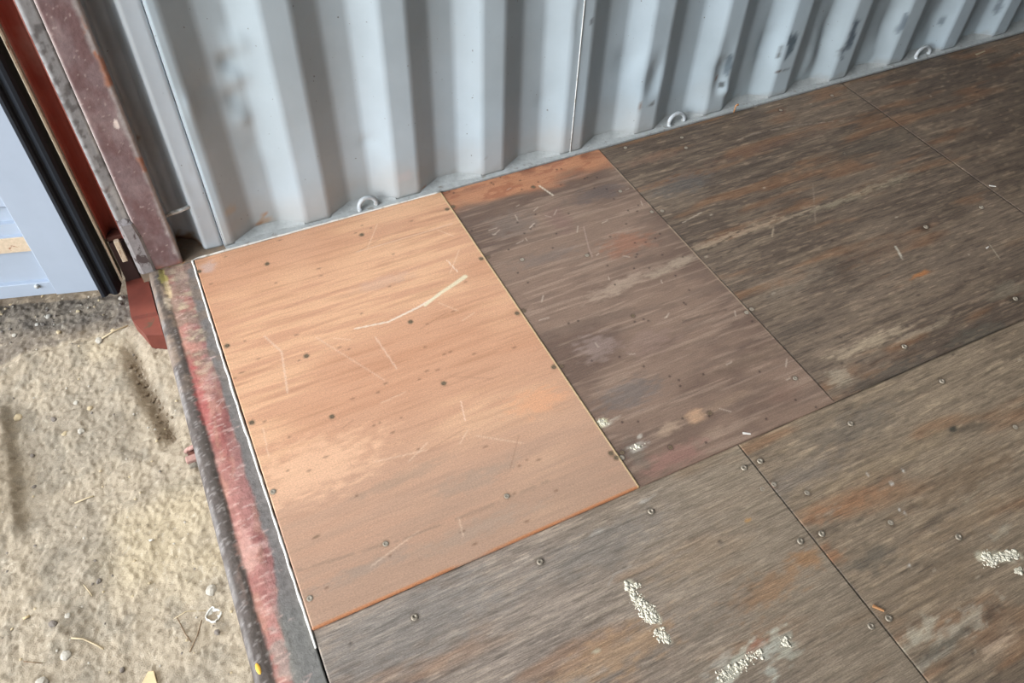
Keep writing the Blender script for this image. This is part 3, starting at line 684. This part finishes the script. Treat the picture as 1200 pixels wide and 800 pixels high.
idx = np.arange(len(x)).reshape(len(zz), len(xs)); q = np.stack([idx[:-1, :-1], idx[:-1, 1:], idx[1:, 1:], idx[1:, :-1]], -1).reshape(-1, 4)
me = fastmesh('wall_left', np.stack([x, y, z], 1), q, False); setcol(me, c)
wall = tag(link('wall_left', me, M['wall']), kind='structure')
sm_ = wall.modifiers.new('thickness', 'SOLIDIFY'); sm_.thickness = .002; sm_.offset = -1
# vertical weld seam on the wall
p = wat(684, 0, YI); xw = .117 + PER * 3.86
tube('weld_seam', [(xw, YI - .0005, z_ / 10) for z_ in range(0, 24)], .0016, M['rod'], wall, 6)

# steel ledge that the corrugation stands on
tag(box('trim_1', (.0945, .0005, -.12), (5.95, .075, .0005), M['greydirty'], None, .001), kind='structure')
# curled sealant fillets where each outer fold meets the ledge
def fillet_mesh(seed):
    vs = []; fs = []; n = 24; rn = random.Random(seed)
    for i in range(n + 1):
        t = i / n; xx = .006 + t * .198; yy_ = np.interp(xx, [0, .071, .139, .210], [YI, YO, YO, YI]) - .0005
        front = yy_ - .004 - .026 * math.sin(math.pi * t) ** .8 + rn.uniform(-.001, .001); front = max(front, .003); hh = .003 + .006 * math.sin(math.pi * t)
        vs += [(xx, yy_, hh + .003), (xx, (yy_ * .6 + front * .4), hh * .7), (xx, front, .0002)]
    for i in range(n):
        for j in range(2): fs.append((i * 3 + j, i * 3 + j + 1, i * 3 + j + 4, i * 3 + j + 3))
    return mesh('sealant_fillet', vs, fs, True)
for k in range(12):
    o = link('sealant_fillet', fillet_mesh(k), M['greydirty'] if k < 20 else None, wall); o.location = (P0 + k * PER, 0, 0)

# the rest of the container shell
def corr(name, x0, x1, y, s, mat):
    pl = []; a = x0
    while a < x1: pl += [(a, y), (a + .07, y + s * .036), (a + .14, y + s * .036), (a + .21, y)]; a += PER
    vs = [(p_[0], p_[1], 0) for p_ in pl] + [(p_[0], p_[1], 2.39) for p_ in pl]; n = len(pl)
    return link(name, mesh(name, vs, [(i, i + 1, n + i + 1, n + i) for i in range(n - 1)]), mat)
wr = corr('wall_right', .08, 5.9, -2.352, -1, M['inner']); tag(wr, kind='structure'); q_ = wr.modifiers.new('thickness', 'SOLIDIFY'); q_.thickness = .002
tag(box('wall_end', (5.91, -2.39, 0), (5.95, .075, 2.39), M['inner']), kind='structure')
tag(box('ceiling', (-.11, -2.42, 2.39), (5.95, .08, 2.45), M['ceiling']), kind='structure')
tag(box('trim_2', (-.12, -2.42, 2.28), (-.0, .0, 2.389), M['red'], None, .004), kind='structure')
tag(box('trim_3', (.08, -2.43, -.12), (5.95, -2.352, .0005), M['greydirty']), kind='structure')

# ------------------------------------------------------------------ corner post
post = empty('corner_post', (-.08, .04, 0)); tag(post, 'maroon steel corner post with grey recess, between wall and open door', 'corner post')
def up(o):                                   # parts are modelled in place, the empty stands at the post's foot
    o.parent = post; o.matrix_parent_inverse = Matrix.Translation(post.location).inverted(); return o
def tintpanel(name, poly, z0, z1, fn, mat, dz=.004, closed=False, dense=.004):
    """extruded plan line with fine rows so that wear can be tinted onto it"""
    P = [np.array(poly[0], float)]
    for a, b in zip(poly[:-1], poly[1:]):
        a = np.array(a, float); b = np.array(b, float); n = max(1, int(np.hypot(*(b - a)) / dense))
        for i in range(1, n + 1): P.append(a + (b - a) * i / n)
    P = np.array(P); zz = np.concatenate([np.arange(z0, min(z1, .95), dz), np.linspace(min(z1, .95), z1, 6)[0 if z1 > .95 else -1:]])
    zz = np.unique(zz); nx = len(P); X = np.tile(P[:, 0], len(zz)); Y = np.tile(P[:, 1], len(zz)); Z = np.repeat(zz, nx); T = np.tile(np.linspace(0, 1, nx), len(zz))
    idx = np.arange(len(X)).reshape(len(zz), nx); q = np.stack([idx[:-1, :-1], idx[:-1, 1:], idx[1:, 1:], idx[1:, :-1]], -1).reshape(-1, 4)
    me = fastmesh(name, np.stack([X, Y, Z], 1), q, False); setcol(me, fn(X, Y, Z, T)); o = link(name, me, mat)
    s = o.modifiers.new('thickness', 'SOLIDIFY'); s.thickness = .003; s.offset = 0; return o
def cpost(x, y, z, t):
    c = np.tile(lin((128, 107, 106)), (len(x), 1)); c = mix(c, lin((112, 84, 82)), .8 * sst(.4, .7, fbm(x * 30, z * 14, 120, 4)))
    c = mix(c, lin((160, 140, 136)), .5 * sst(.5, .75, fbm(x * 18, z * 9, 121, 4)))
    c = mix(c, lin((150, 62, 52)), .7 * sst(.62, .74, fbm(x * 16, z * 6, 122, 3)) * (z > .55))
    e = sst(-.040, -.028, x + .008 * (fbm(z * 30, x * 9, 123, 3) - .5) * 2)
    c = mix(c, lin((172, 164, 158)), .8 * e); c = mix(c, lin((170, 100, 62)), .75 * e * sst(.58, .70, fbm(x * 60, z * 22, 124, 3)))
    c = mix(c, lin((150, 92, 70)), .6 * sst(.03, .005, z + .02 * vn(x * 50, z * 50, 125)))
    for k in range(90):
        px, pz, L, a = RNG.uniform(-.10, -.025), RNG.uniform(.02, .85), RNG.uniform(.003, .009), RNG.normal(.3, .9); w = (np.abs(x - px) < .02) & (np.abs(z - pz) < .02)
        dx = (x[w] - px) * math.cos(a) + (z[w] - pz) * math.sin(a); dy = -(x[w] - px) * math.sin(a) + (z[w] - pz) * math.cos(a)
        s_ = .4 * sst(.0018, .0004, np.abs(dy)) * sst(L / 2, L / 2.8, np.abs(dx)); c[w] = c[w] * (1 - s_[:, None]) + lin((208, 190, 180)) * s_[:, None]
    p = wat(136, 145, 0); d = np.hypot((x - p[0]) / .006, (z - p[2]) / .016) + .5 * (vn(x * 200, z * 200, 126) - .5); c = mix(c, lin((224, 208, 196)), .9 * sst(1, .7, d))
    return mix(c, lin((190, 178, 170)), .8 * sst(-.0985, -.1005, x))
up(tintpanel('post_face', [(-.101, .004), (-.0995, .0005), (-.096, 0), (-.028, 0), (-.0245, .0012), (-.023, .005), (-.023, .022)], .0, 2.39, cpost, M['tint'], .0032, dense=.003))
def cgrey(x, y, z, t):
    c = np.tile(lin((150, 148, 146)), (len(x), 1)); c = mix(c, lin((96, 92, 90)), .75 * sst(.52, .68, fbm(x * 80, z * 60, 130, 3)))
    c = mix(c, lin((186, 182, 176)), .6 * sst(.5, .7, fbm(x * 60, z * 12, 131, 3))); c = mix(c, lin((140, 84, 60)), .7 * sst(.60, .7, fbm(x * 50, z * 30, 132, 3)) * sst(.30, .2, z))
    return mix(c, lin((52, 46, 44)), .85 * sst(.92, .97, t) + .85 * sst(.55, .6, fbm(x * 60, z * 40, 133, 3)) * sst(.03, .0, z))
up(tintpanel('weld_strip', [(-.1345, .012), (-.133, .006), (-.129, .004), (-.106, .007), (-.101, .013)], .0, 2.39, cgrey, M['tint'], .004, dense=.003))
# doubler plate low on the post
bm = bmesh.new(); zb = [.0, .01, .05, .12, .165, .185]; wd = [1, 1, 1, 1, .85, .4]
vs = []; fs = []
for z_, w_ in zip(zb, wd):
    for (x_, y_) in ((-.136, .010), (-.133, -.002), (-.126, -.005), (-.100, -.005), (-.0935, -.002), (-.092, .004)):
        vs.append((-.1345 + (x_ + .1345) * w_ if w_ < 1 else x_, y_ if w_ > .5 else .006, z_))
for i in range(5):
    for j in range(5): fs.append((i * 6 + j, i * 6 + j + 1, (i + 1) * 6 + j + 1, (i + 1) * 6 + j))
bm.free(); me = mesh('doubler_plate', vs, fs, False); M['weldplate'] = plain('scuffed_weld_grey', (146, 140, 138), .6, c2=(84, 72, 70), sc=80, thr=(.52, .6)); up(link('doubler_plate', me, M['weldplate']))
# deep red channel behind the strip
ch = [(-.1345, .010), (-.136, .035), (-.140, .052), (-.148, .062), (-.160, .062), (-.172, .052), (-.178, .036), (-.1795, .028)]
o = up(prism('door_channel', ch, .118, 2.39, M['red'], None, True, False)); s_ = o.modifiers.new('thickness', 'SOLIDIFY'); s_.thickness = .003
up(box('channel_edge', (-.1865, .018, -.02), (-.1825, .070, 2.39), M['cream']))
up(box('channel_foot', (-.178, .028, .104), (-.136, .062, .118), M['rust'], None, .003))
up(box('hinge_lug', (-.161, .002, .050), (-.148, .016, .118), M['cream'], None, .0015))
up(box('cavity_block', (-.176, .022, -.055), (-.139, .074, .103), M['cavity'], None, .003))  # dark block filling the cavity under the channel, its shade put into colour
# grey recess with lashing bar, and the flat plate beside the corrugation
rc = [(-.0235, .020), (-.0235, .094)] + [(-.0235 + .028 * (1 - math.cos(a)), .094 + .012 * math.sin(a * 2)) for a in [k * math.pi / 12 for k in range(1, 7)]] + [(.018, .088), (.030, .070), (.038, .048), (.0415, .032), (.046, .0275), (.052, .027), (.086, .0245), (.0895, .027), (.0905, .045), (.093, .045), (.0945, YI)]
def crec(x, y, z, t):
    c = np.tile(lin((182, 190, 194)), (len(x), 1)); c = mix(c, lin((168, 172, 172)), .6 * sst(.4, .7, fbm(x * 20, z * 8, 140, 3)))
    c = mix(c, lin((140, 108, 66)), .85 * sst(.035, .012, z + .02 * (fbm(x * 60, z * 60 + y * 40, 141, 3) - .5) * 2) * (x < .04)); c = mix(c, lin((120, 70, 44)), .7 * sst(.012, .002, z) * (x < .04))
    p = wat(175, 183, .03); c = mix(c, lin((120, 96, 70)), .7 * sst(.01, .003, np.hypot(x + .02, z - .33 + .0 * x)))
    return mix(c, lin((200, 206, 206)), .5 * ((x > .04) & (x < .052)))
up(tintpanel('post_recess', rc, .0, 2.39, crec, M['wall'], .006, dense=.005))
up(tube('lashing_bar', [(-.024, .030, .139), (-.012, .029, .1415), (.02, .029, .145), (.0415, .032, .147)], .0056, M['rod'], None, 10))
M['foot'] = plain('dusty_brown_steel', (134, 118, 100), .8, c2=(150, 106, 60), sc=70, thr=(.55, .66))
up(box('foot_plate', (-.134, .0, -.12), (.0945, .11, -.0005), M['foot']))
# red casting below the post, outside the sill
M['redcast'] = M['redlow']
vs = [(-.176, .07, -.030), (-.1225, .07, -.030), (-.186, -.112, -.036), (-.1225, -.122, -.036), (-.186, -.116, -.046), (-.1225, -.126, -.046), (-.163, -.180, -.050), (-.1225, -.198, -.050), (-.163, -.180, -.15), (-.1225, -.198, -.15), (-.176, .07, -.15), (-.1225, .07, -.15), (-.186, -.112, -.15)]
fs = [(0, 2, 3, 1), (2, 4, 5, 3), (4, 6, 7, 5), (6, 8, 9, 7), (0, 10, 12, 2), (2, 12, 8, 6, 4), (0, 1, 11, 10), (1, 3, 5, 7, 9, 11), (10, 11, 9, 8, 12)]
me = mesh('corner_casting', vs, fs); bm = bmesh.new(); bm.from_mesh(me); bmesh.ops.recalc_face_normals(bm, faces=bm.faces); bm.to_mesh(me); bm.free()
cc = up(link('corner_casting', me, M['redcast'])); cc['label'] = 'orange-red painted foot of the post'
# second door leaf, unseen, added swung open to block sky on that side
d2 = box('unseen_door_2', (-1.34, -2.47, -.03), (-.15, -2.425, 2.36), M['door'], None, .003); tag(d2, kind='structure')
# the opposite post (out of frame)
op = box('corner_post', (-.13, -2.45, 0), (.08, -2.352, 2.39), M['red'], None, .004); tag(op, 'maroon steel corner post on the camera side of the doorway', 'corner post')

# ------------------------------------------------------------------ open door leaf
Ld = np.array([-.241, .068]); Ld = Ld / np.hypot(*Ld); Nd = np.array([Ld[1], -Ld[0]]); Nd = Nd if Nd[1] < 0 else -Nd     # along the leaf / towards the camera
H0 = np.array([-.243, .015])
door = empty('door_1', (H0[0], H0[1], -.03)); door['kind'] = 'structure'
a0 = math.atan2(Ld[1], Ld[0]); door.rotation_euler = (0, 0, a0)
# local frame: x along the leaf, y: normal.  which sign faces the camera?
sgn = 1 if (math.cos(a0 + math.pi / 2) * Nd[0] + math.sin(a0 + math.pi / 2) * Nd[1]) > 0 else -1
def dl(s, n, z): return (s, sgn * n, z)
def dbox(name, s0, s1, n0, n1, z0, z1, mat, bev=.0, parent=None):
    ya, yb = sorted((sgn * n0, sgn * n1)); return box(name, (s0, ya, z0), (s1, yb, z1), mat, parent or door, bev)
def zp(u, v):                                # height of a photo point on the leaf plane, and distance along it
    d = ray(u, v); A = np.array([[d[0], -Ld[0]], [d[1], -Ld[1]]]); t, s = np.linalg.solve(A, H0 - CAM[:2]); return s, CAM[2] + t * d[2] + .03
dbox('door_stile', 0, .110, -.045, 0, 0, 2.38, M['door'], .002)
s_, hb = zp(60, 331)
dbox('bottom_rail', .110, 1.14, -.045, -.004, 0, max(.02, hb), M['door'], .002)
dbox('top_rail', .110, 1.14, -.045, -.004, 2.30, 2.38, M['door'], .002)
dbox('door_stile', 1.14, 1.20, -.045, 0, 0, 2.38, M['door'], .002)
# horizontally pressed panel: section along z
zc = sorted([zp(0, v)[1] for v in (300, 283, 270, 255)]); 
sec = [(hb - .01, -.018), (zc[0] - .001, -.018), (zc[0], -.012), (zc[1], -.012), (zc[1] + .0005, -.020), (zc[2], -.022), (zc[2] + .001, -.034), (zc[3], -.040), (zc[3] + .02, -.018)]
z_ = zc[3] + .02
while z_ < 2.1: sec += [(z_ + .16, -.018), (z_ + .19, -.040), (z_ + .26, -.040), (z_ + .29, -.018)]; z_ += .29
sec.append((2.31, -.018))
vs = []; fs = []
for (z_, n_) in sec: vs += [dl(.108, n_, z_), dl(1.142, n_, z_)]
for i in range(len(sec) - 1): fs.append((2 * i, 2 * i + 1, 2 * i + 3, 2 * i + 2))
pm = link('door_panel', mesh('door_panel', vs, fs), M['door'], door); q_ = pm.modifiers.new('thickness', 'SOLIDIFY'); q_.thickness = .002
dbox('panel_batten', .111, 1.13, -.020, -.008, zc[0], zc[1], M['cream'], .001)['label'] = 'weathered cream horizontal strip'
s_, z_ = zp(43, 336); tube('rivet', [dl(s_, -.006, z_), dl(s_, .001, z_)], .006, M['greydirty'], door, 10)
# black rubber seal along the hinge edge: two lips with a groove
def rub(z0, z1):
    pr = [(.004, -.04), (.004, .003), (.001, .007), (-.006, .008), (-.011, .004), (-.014, -.002), (-.018, -.004), (-.023, -.001), (-.030, .003), (-.038, .001), (-.042, -.008), (-.042, -.04)]
    n = len(pr); vs = []; fs = []; zz = [z0 + (z1 - z0) * i / 8 for i in range(9)]
    for z_ in zz: vs += [dl(a, b, z_) for a, b in pr]
    for i in range(8):
        for j in range(n): fs.append((i * n + j, i * n + (j + 1) % n, (i + 1) * n + (j + 1) % n, (i + 1) * n + j))
    fs += [tuple(range(n)), tuple(8 * n + j for j in range(n))]
    me = mesh('rubber_seal', vs, fs, False); bm = bmesh.new(); bm.from_mesh(me); bmesh.ops.recalc_face_normals(bm, faces=bm.faces); bm.to_mesh(me); bm.free(); return link('rubber_seal', me, M['rubber'], door)
r_ = rub(-.02, 2.38); r_['label'] = 'black rubber door seal'

# ------------------------------------------------------------------ lashing rings on the wall ledge
def ring(u0, v0, u1, v1, rr, label):
    a = at(u0, v0, 0.0); b = at(u1, v1, 0.0); c_ = (a + b) / 2; w = max(.022, np.hypot(*(b - a)[:2]) / 2)
    yy_ = .018; e = empty('lashing_ring', (c_[0], yy_, .0)); tag(e, label, 'lashing ring', 'rings along the foot of the wall')
    pts = [(-w, -.004, .0)] + [(-w * math.cos(t), .004 * math.sin(t), .006 + rr * math.sin(t)) for t in [k * math.pi / 14 for k in range(15)]] + [(w, .004, .0)]
    tube('ring_loop', pts, .0068, M['ring'], e, 10)
    for sx, y_ in ((-w, -.004), (w, .004)):
        bm = bmesh.new(); bmesh.ops.create_icosphere(bm, subdivisions=2, radius=1, matrix=Matrix.Translation((sx, y_, .002)) @ Matrix.Diagonal((.0085, .008, .005, 1)))
        me = D.meshes.new('weld_foot'); bm.to_mesh(me); bm.free(); me.polygons.foreach_set('use_smooth', [True] * len(me.polygons)); link('weld_foot', me, M['ring'], e)
ring(422, 246, 441, 239, .026, 'grey lashing ring above the new plywood sheet, nearest the door')
ring(784, 147, 801, 141, .028, 'grey lashing ring above the dark boards, middle one of the three')
ring(1070, 66, 1085, 61, .028, 'grey lashing ring farthest from the door, at upper right')

# bent splinter at the wall foot, and slivers on the boards
p = at(860, 131, 0); tag(tube('bent_nail', [(p[0], p[1], -.004), (p[0] + .001, p[1], .014), (p[0] + .004, p[1] + .002, .022), (p[0] + .012, p[1], .026)], .003, M['chip'], None, 8, [.002, .0025, .003, .004]), 'orange brown bent nail standing at the foot of the wall, beyond the middle ring', 'nail')
def sliver(u, v, L, ang, w, mat, name, label, cat, h=0, grp=None, th=.0015):
    p = at(u, v, h); vs = []; n = 6
    o = box(name, (-L / 2, -w / 2, 0), (L / 2, w / 2, th), M[mat], None, th * .3); 
    for vv in o.data.vertices: vv.co.y *= 1 - .5 * (vv.co.x / L + .5); vv.co.z += .3 * th * math.sin(vv.co.x / L * 5)
    o.location = (p[0], p[1], h - .0002); o.rotation_euler = (0, 0, ang); return tag(o, label, cat, grp)
sliver(1029, 713, .022, -1.0, .006, 'chip', 'wood_splinter', 'small curled splinter beside the screw pair on the lower right seam', 'splinter', H4, th=.004)
sliver(1149, 62, .055, .1, .009, 'straw', 'wood_splinter', 'pale sliver lying on the darkest sheet at upper right', 'splinter', H3)
sliver(875, 508, .018, -.6, .006, 'caulk', 'paper_scrap', 'tiny white scrap on the reddish sheet near its lower seam', 'scrap', H2)
sliver(1163, 218, .02, -.7, .005, 'caulk', 'paper_scrap', 'tiny white scrap on the dark sheet near the far seam', 'scrap', H3)
sliver(1157, 290, .012, .2, .005, 'caulk', 'paper_scrap', 'tiny white speck of scrap at the right edge of the dark sheet', 'scrap', H3)

# ------------------------------------------------------------------ stones, straw and scraps on the ground
def rockmesh(name, seed, mat):
    rn = random.Random(seed); bm = bmesh.new(); bmesh.ops.create_icosphere(bm, subdivisions=2, radius=1)
    o = Vector((rn.uniform(0, 50), rn.uniform(0, 50), 0))
    for v_ in bm.verts:
        k_ = 1 + .55 * (vn(v_.co.x * 1.5 + o.x, v_.co.y * 1.5 + v_.co.z * 1.3 + o.y, seed) - .5); v_.co *= float(k_); v_.co.z *= .62
    me = D.meshes.new(name); bm.to_mesh(me); bm.free(); me.materials.append(mat); return me
RK = {m_: [rockmesh('pebble', 10 * i + j, M[m_]) for j in range(4)] for i, m_ in enumerate(('stone', 'stonetan', 'stonedark', 'clod'))}
def gz(x, y): return float(ground_h(np.array([x]), np.array([y]))[0])
def rock(u, v, r, m_, label, grp=None, name='stone', sx=1.0):
    p = at(u, v, -.145); p = at(u, v, gz(p[0], p[1])); o = D.objects.new(name, RK[m_][random.randrange(4)]); COL.objects.link(o)
    o.location = (p[0], p[1], gz(p[0], p[1]) + r * .12); o.scale = (r * sx, r, r); o.rotation_euler = (0, 0, random.uniform(0, 6)); return tag(o, label, 'stone', grp)
for (u, v, r, m_, lab) in ((57,371,.0085,'stone','pale angular stone on the dark gravel, largest below the door'),(142,349,.0085,'stone','pale round stone beside the red foot of the post'),
        (92,366,.006,'stonetan','tan stone on the dark gravel to the right of the pale angular one'),(18,394,.007,'stone','pale stone on dark gravel near the left photo edge'),
        (43,379,.006,'stone','grey stone left below the pale angular one on the gravel'),(70,391,.006,'stonetan','tan stone at the edge where gravel meets sand'),
        (18,486,.010,'stonetan','flat tan stone at the top of the wheel ridge'),(88,470,.007,'stone','pale stone below the sand edge, left of a second one'),
        (104,476,.007,'stonetan','tan stone right of the pale one below the sand edge'),(95,505,.0085,'stone','upright pale stone in the middle of the sand'),
        (76,508,.0065,'stonetan','tan stone just left of the upright pale stone'),(62,490,.007,'stonedark','dark clod left of the middle stones'),
        (38,534,.006,'stonedark','dark clod in the wheel track'),(40,571,.006,'stonedark','dark clod at the lower end of the wheel track'),
        (77,768,.011,'stone','pale green grey round stone near the lower left corner'),(62,731,.009,'stonedark','oblong grey stone in the lower left cluster'),
        (80,722,.007,'stone','grey stone right of the oblong one in the lower left cluster'),(50,800,.012,'stone','pale stone at the bottom photo edge'),
        (248,692,.012,'stone','pale lump beside the sill above the white shell'),(255,741,.006,'stonedark','small dark stone below the white shell'),
        (118,402,.010,'stone','pale stone on the sand edge towards the red foot'),(132,386,.006,'stonetan','tan pebble left of the red foot'),
        (115,680,.006,'stonedark','dark clod in the open sand'),(143,784,.005,'stonedark','small dark clod near the wooden chip')):
    rock(u, v, r, m_, lab)
for k in range(110):                                    # small gravel under the door
    x_, y_ = RNG.uniform(-.66, -.20), RNG.uniform(-.03, .26); r = RNG.uniform(.0016, .0045)
    o = D.objects.new('pebble', RK[('stone', 'stonedark', 'stonetan')[k % 3]][k % 4]); COL.objects.link(o); o.location = (x_, y_, gz(x_, y_) + r * .2); o.scale = (r, r, r); o.rotation_euler = (0, 0, RNG.uniform(0, 6))
    tag(o, 'small loose pebble on the dark gravel below the open door', 'pebble', 'pebbles on the dark gravel')
for k in range(150):                                    # grit on the sand
    x_, y_ = RNG.uniform(-.62, -.14), RNG.uniform(-1.2, -.07); r = RNG.uniform(.0012, .0034)
    o = D.objects.new('pebble', RK[('stone', 'stonetan', 'stonedark')[k % 3]][k % 4]); COL.objects.link(o); o.location = (x_, y_, gz(x_, y_) + r * .2); o.scale = (r, r, r); o.rotation_euler = (0, 0, RNG.uniform(0, 6))
    tag(o, 'small loose pebble on the pale sand beside the sill', 'pebble', 'pebbles on the pale sand')
# crumbling clods in the furrow
for k in range(70):
    y_ = RNG.uniform(-.46, -.16); x_ = -.192 + .02 * math.sin(y_ * 9) + RNG.normal(0, .010); r = RNG.uniform(.002, .0058)
    o = D.objects.new('soil_clod', RK['clod'][k % 4]); COL.objects.link(o); o.location = (x_, y_, gz(x_, y_) + r * .2); o.scale = (r, r, r); o.rotation_euler = (0, 0, RNG.uniform(0, 6))
    tag(o, 'brown soil clod in the furrow beside the sill', 'clod', 'clods in the furrow')
def stalk(pts, r, mat, name, label, cat):
    P = []
    for u, v in pts:
        p = at(u, v, -.145); h = gz(p[0], p[1]); p = at(u, v, h); P.append((p[0], p[1], gz(p[0], p[1]) + r * 1.1 + .001))
    tag(tube(name, P, r, M[mat], None, 6), label, cat)
stalk([(122,401),(137,393),(152,385)], .0022, 'straw', 'stick', 'pale straight stick lying left of the red foot', 'stick')
stalk([(240,715),(218,716),(205,725)], .0011, 'straw', 'straw', 'thin straw pointing at the white shell', 'straw')
stalk([(237,727),(231,745),(222,764)], .0010, 'twig', 'twig', 'thin brown twig below the white shell', 'twig')
stalk([(208,724),(217,742),(224,752)], .0009, 'twig', 'twig', 'faint brown twig left of the one below the shell', 'twig')
stalk([(84,748),(98,749),(112,755),(122,761)], .0018, 'straw', 'dry_leaf_stalk', 'curled reddish dry stalk above the pale green grey stone', 'stalk')
stalk([(99,686),(104,692),(108,698)], .0012, 'straw', 'straw', 'short straw in the open sand, lower left', 'straw')
stalk([(28,775),(40,776),(50,777)], .0009, 'twig', 'twig', 'thin twig left of the pale green grey stone', 'twig')
stalk([(88,590),(104,583),(110,582)], .0020, 'straw', 'straw', 'pale straw on the sand below the wheel track', 'straw')
stalk([(176,635),(181,633)], .0022, 'caulk', 'paper_scrap', 'tiny white scrap on the sand left of the sill', 'scrap')
stalk([(28,726),(36,722)], .0028, 'wood', 'wood_splinter', 'short pale chip on the sand at far lower left', 'splinter')
# wooden chip at the bottom edge
p = at(178, 797, -.145); o = box('wood_chip', (-.016, -.014, 0), (.016, .014, .008), M['wood'], None, .001)
for vv in o.data.vertices:
    if vv.co.y > 0: vv.co.x *= .35
o.location = (p[0], p[1], gz(p[0], p[1]) + .001); o.rotation_euler = (0, 0, -.3); tag(o, 'pointed pale wooden chip at the bottom edge of the photo', 'wood chip')
# broken white shell-like lump by the sill
p = at(252, 722, -.14); bm = bmesh.new(); bmesh.ops.create_uvsphere(bm, u_segments=18, v_segments=12, radius=1)
bmesh.ops.delete(bm, geom=[v_ for v_ in bm.verts if v_.co.z > .35 or (v_.co.x > .5 and v_.co.z > -.1)], context='VERTS')
for v_ in bm.verts: v_.co = Vector((v_.co.x * .015, v_.co.y * .018, v_.co.z * .012)) * float(1 + .5 * (vn(v_.co.x * 3, v_.co.y * 3, 77) - .5))
me = D.meshes.new('broken_shell'); bm.to_mesh(me); bm.free(); o = link('broken_shell', me, M['rod']); o.location = (p[0], p[1], gz(p[0], p[1]) + .006); q_ = o.modifiers.new('thickness', 'SOLIDIFY'); q_.thickness = .0022
tag(o, 'broken white hollow lump like a shell, against the outer side of the sill', 'debris')
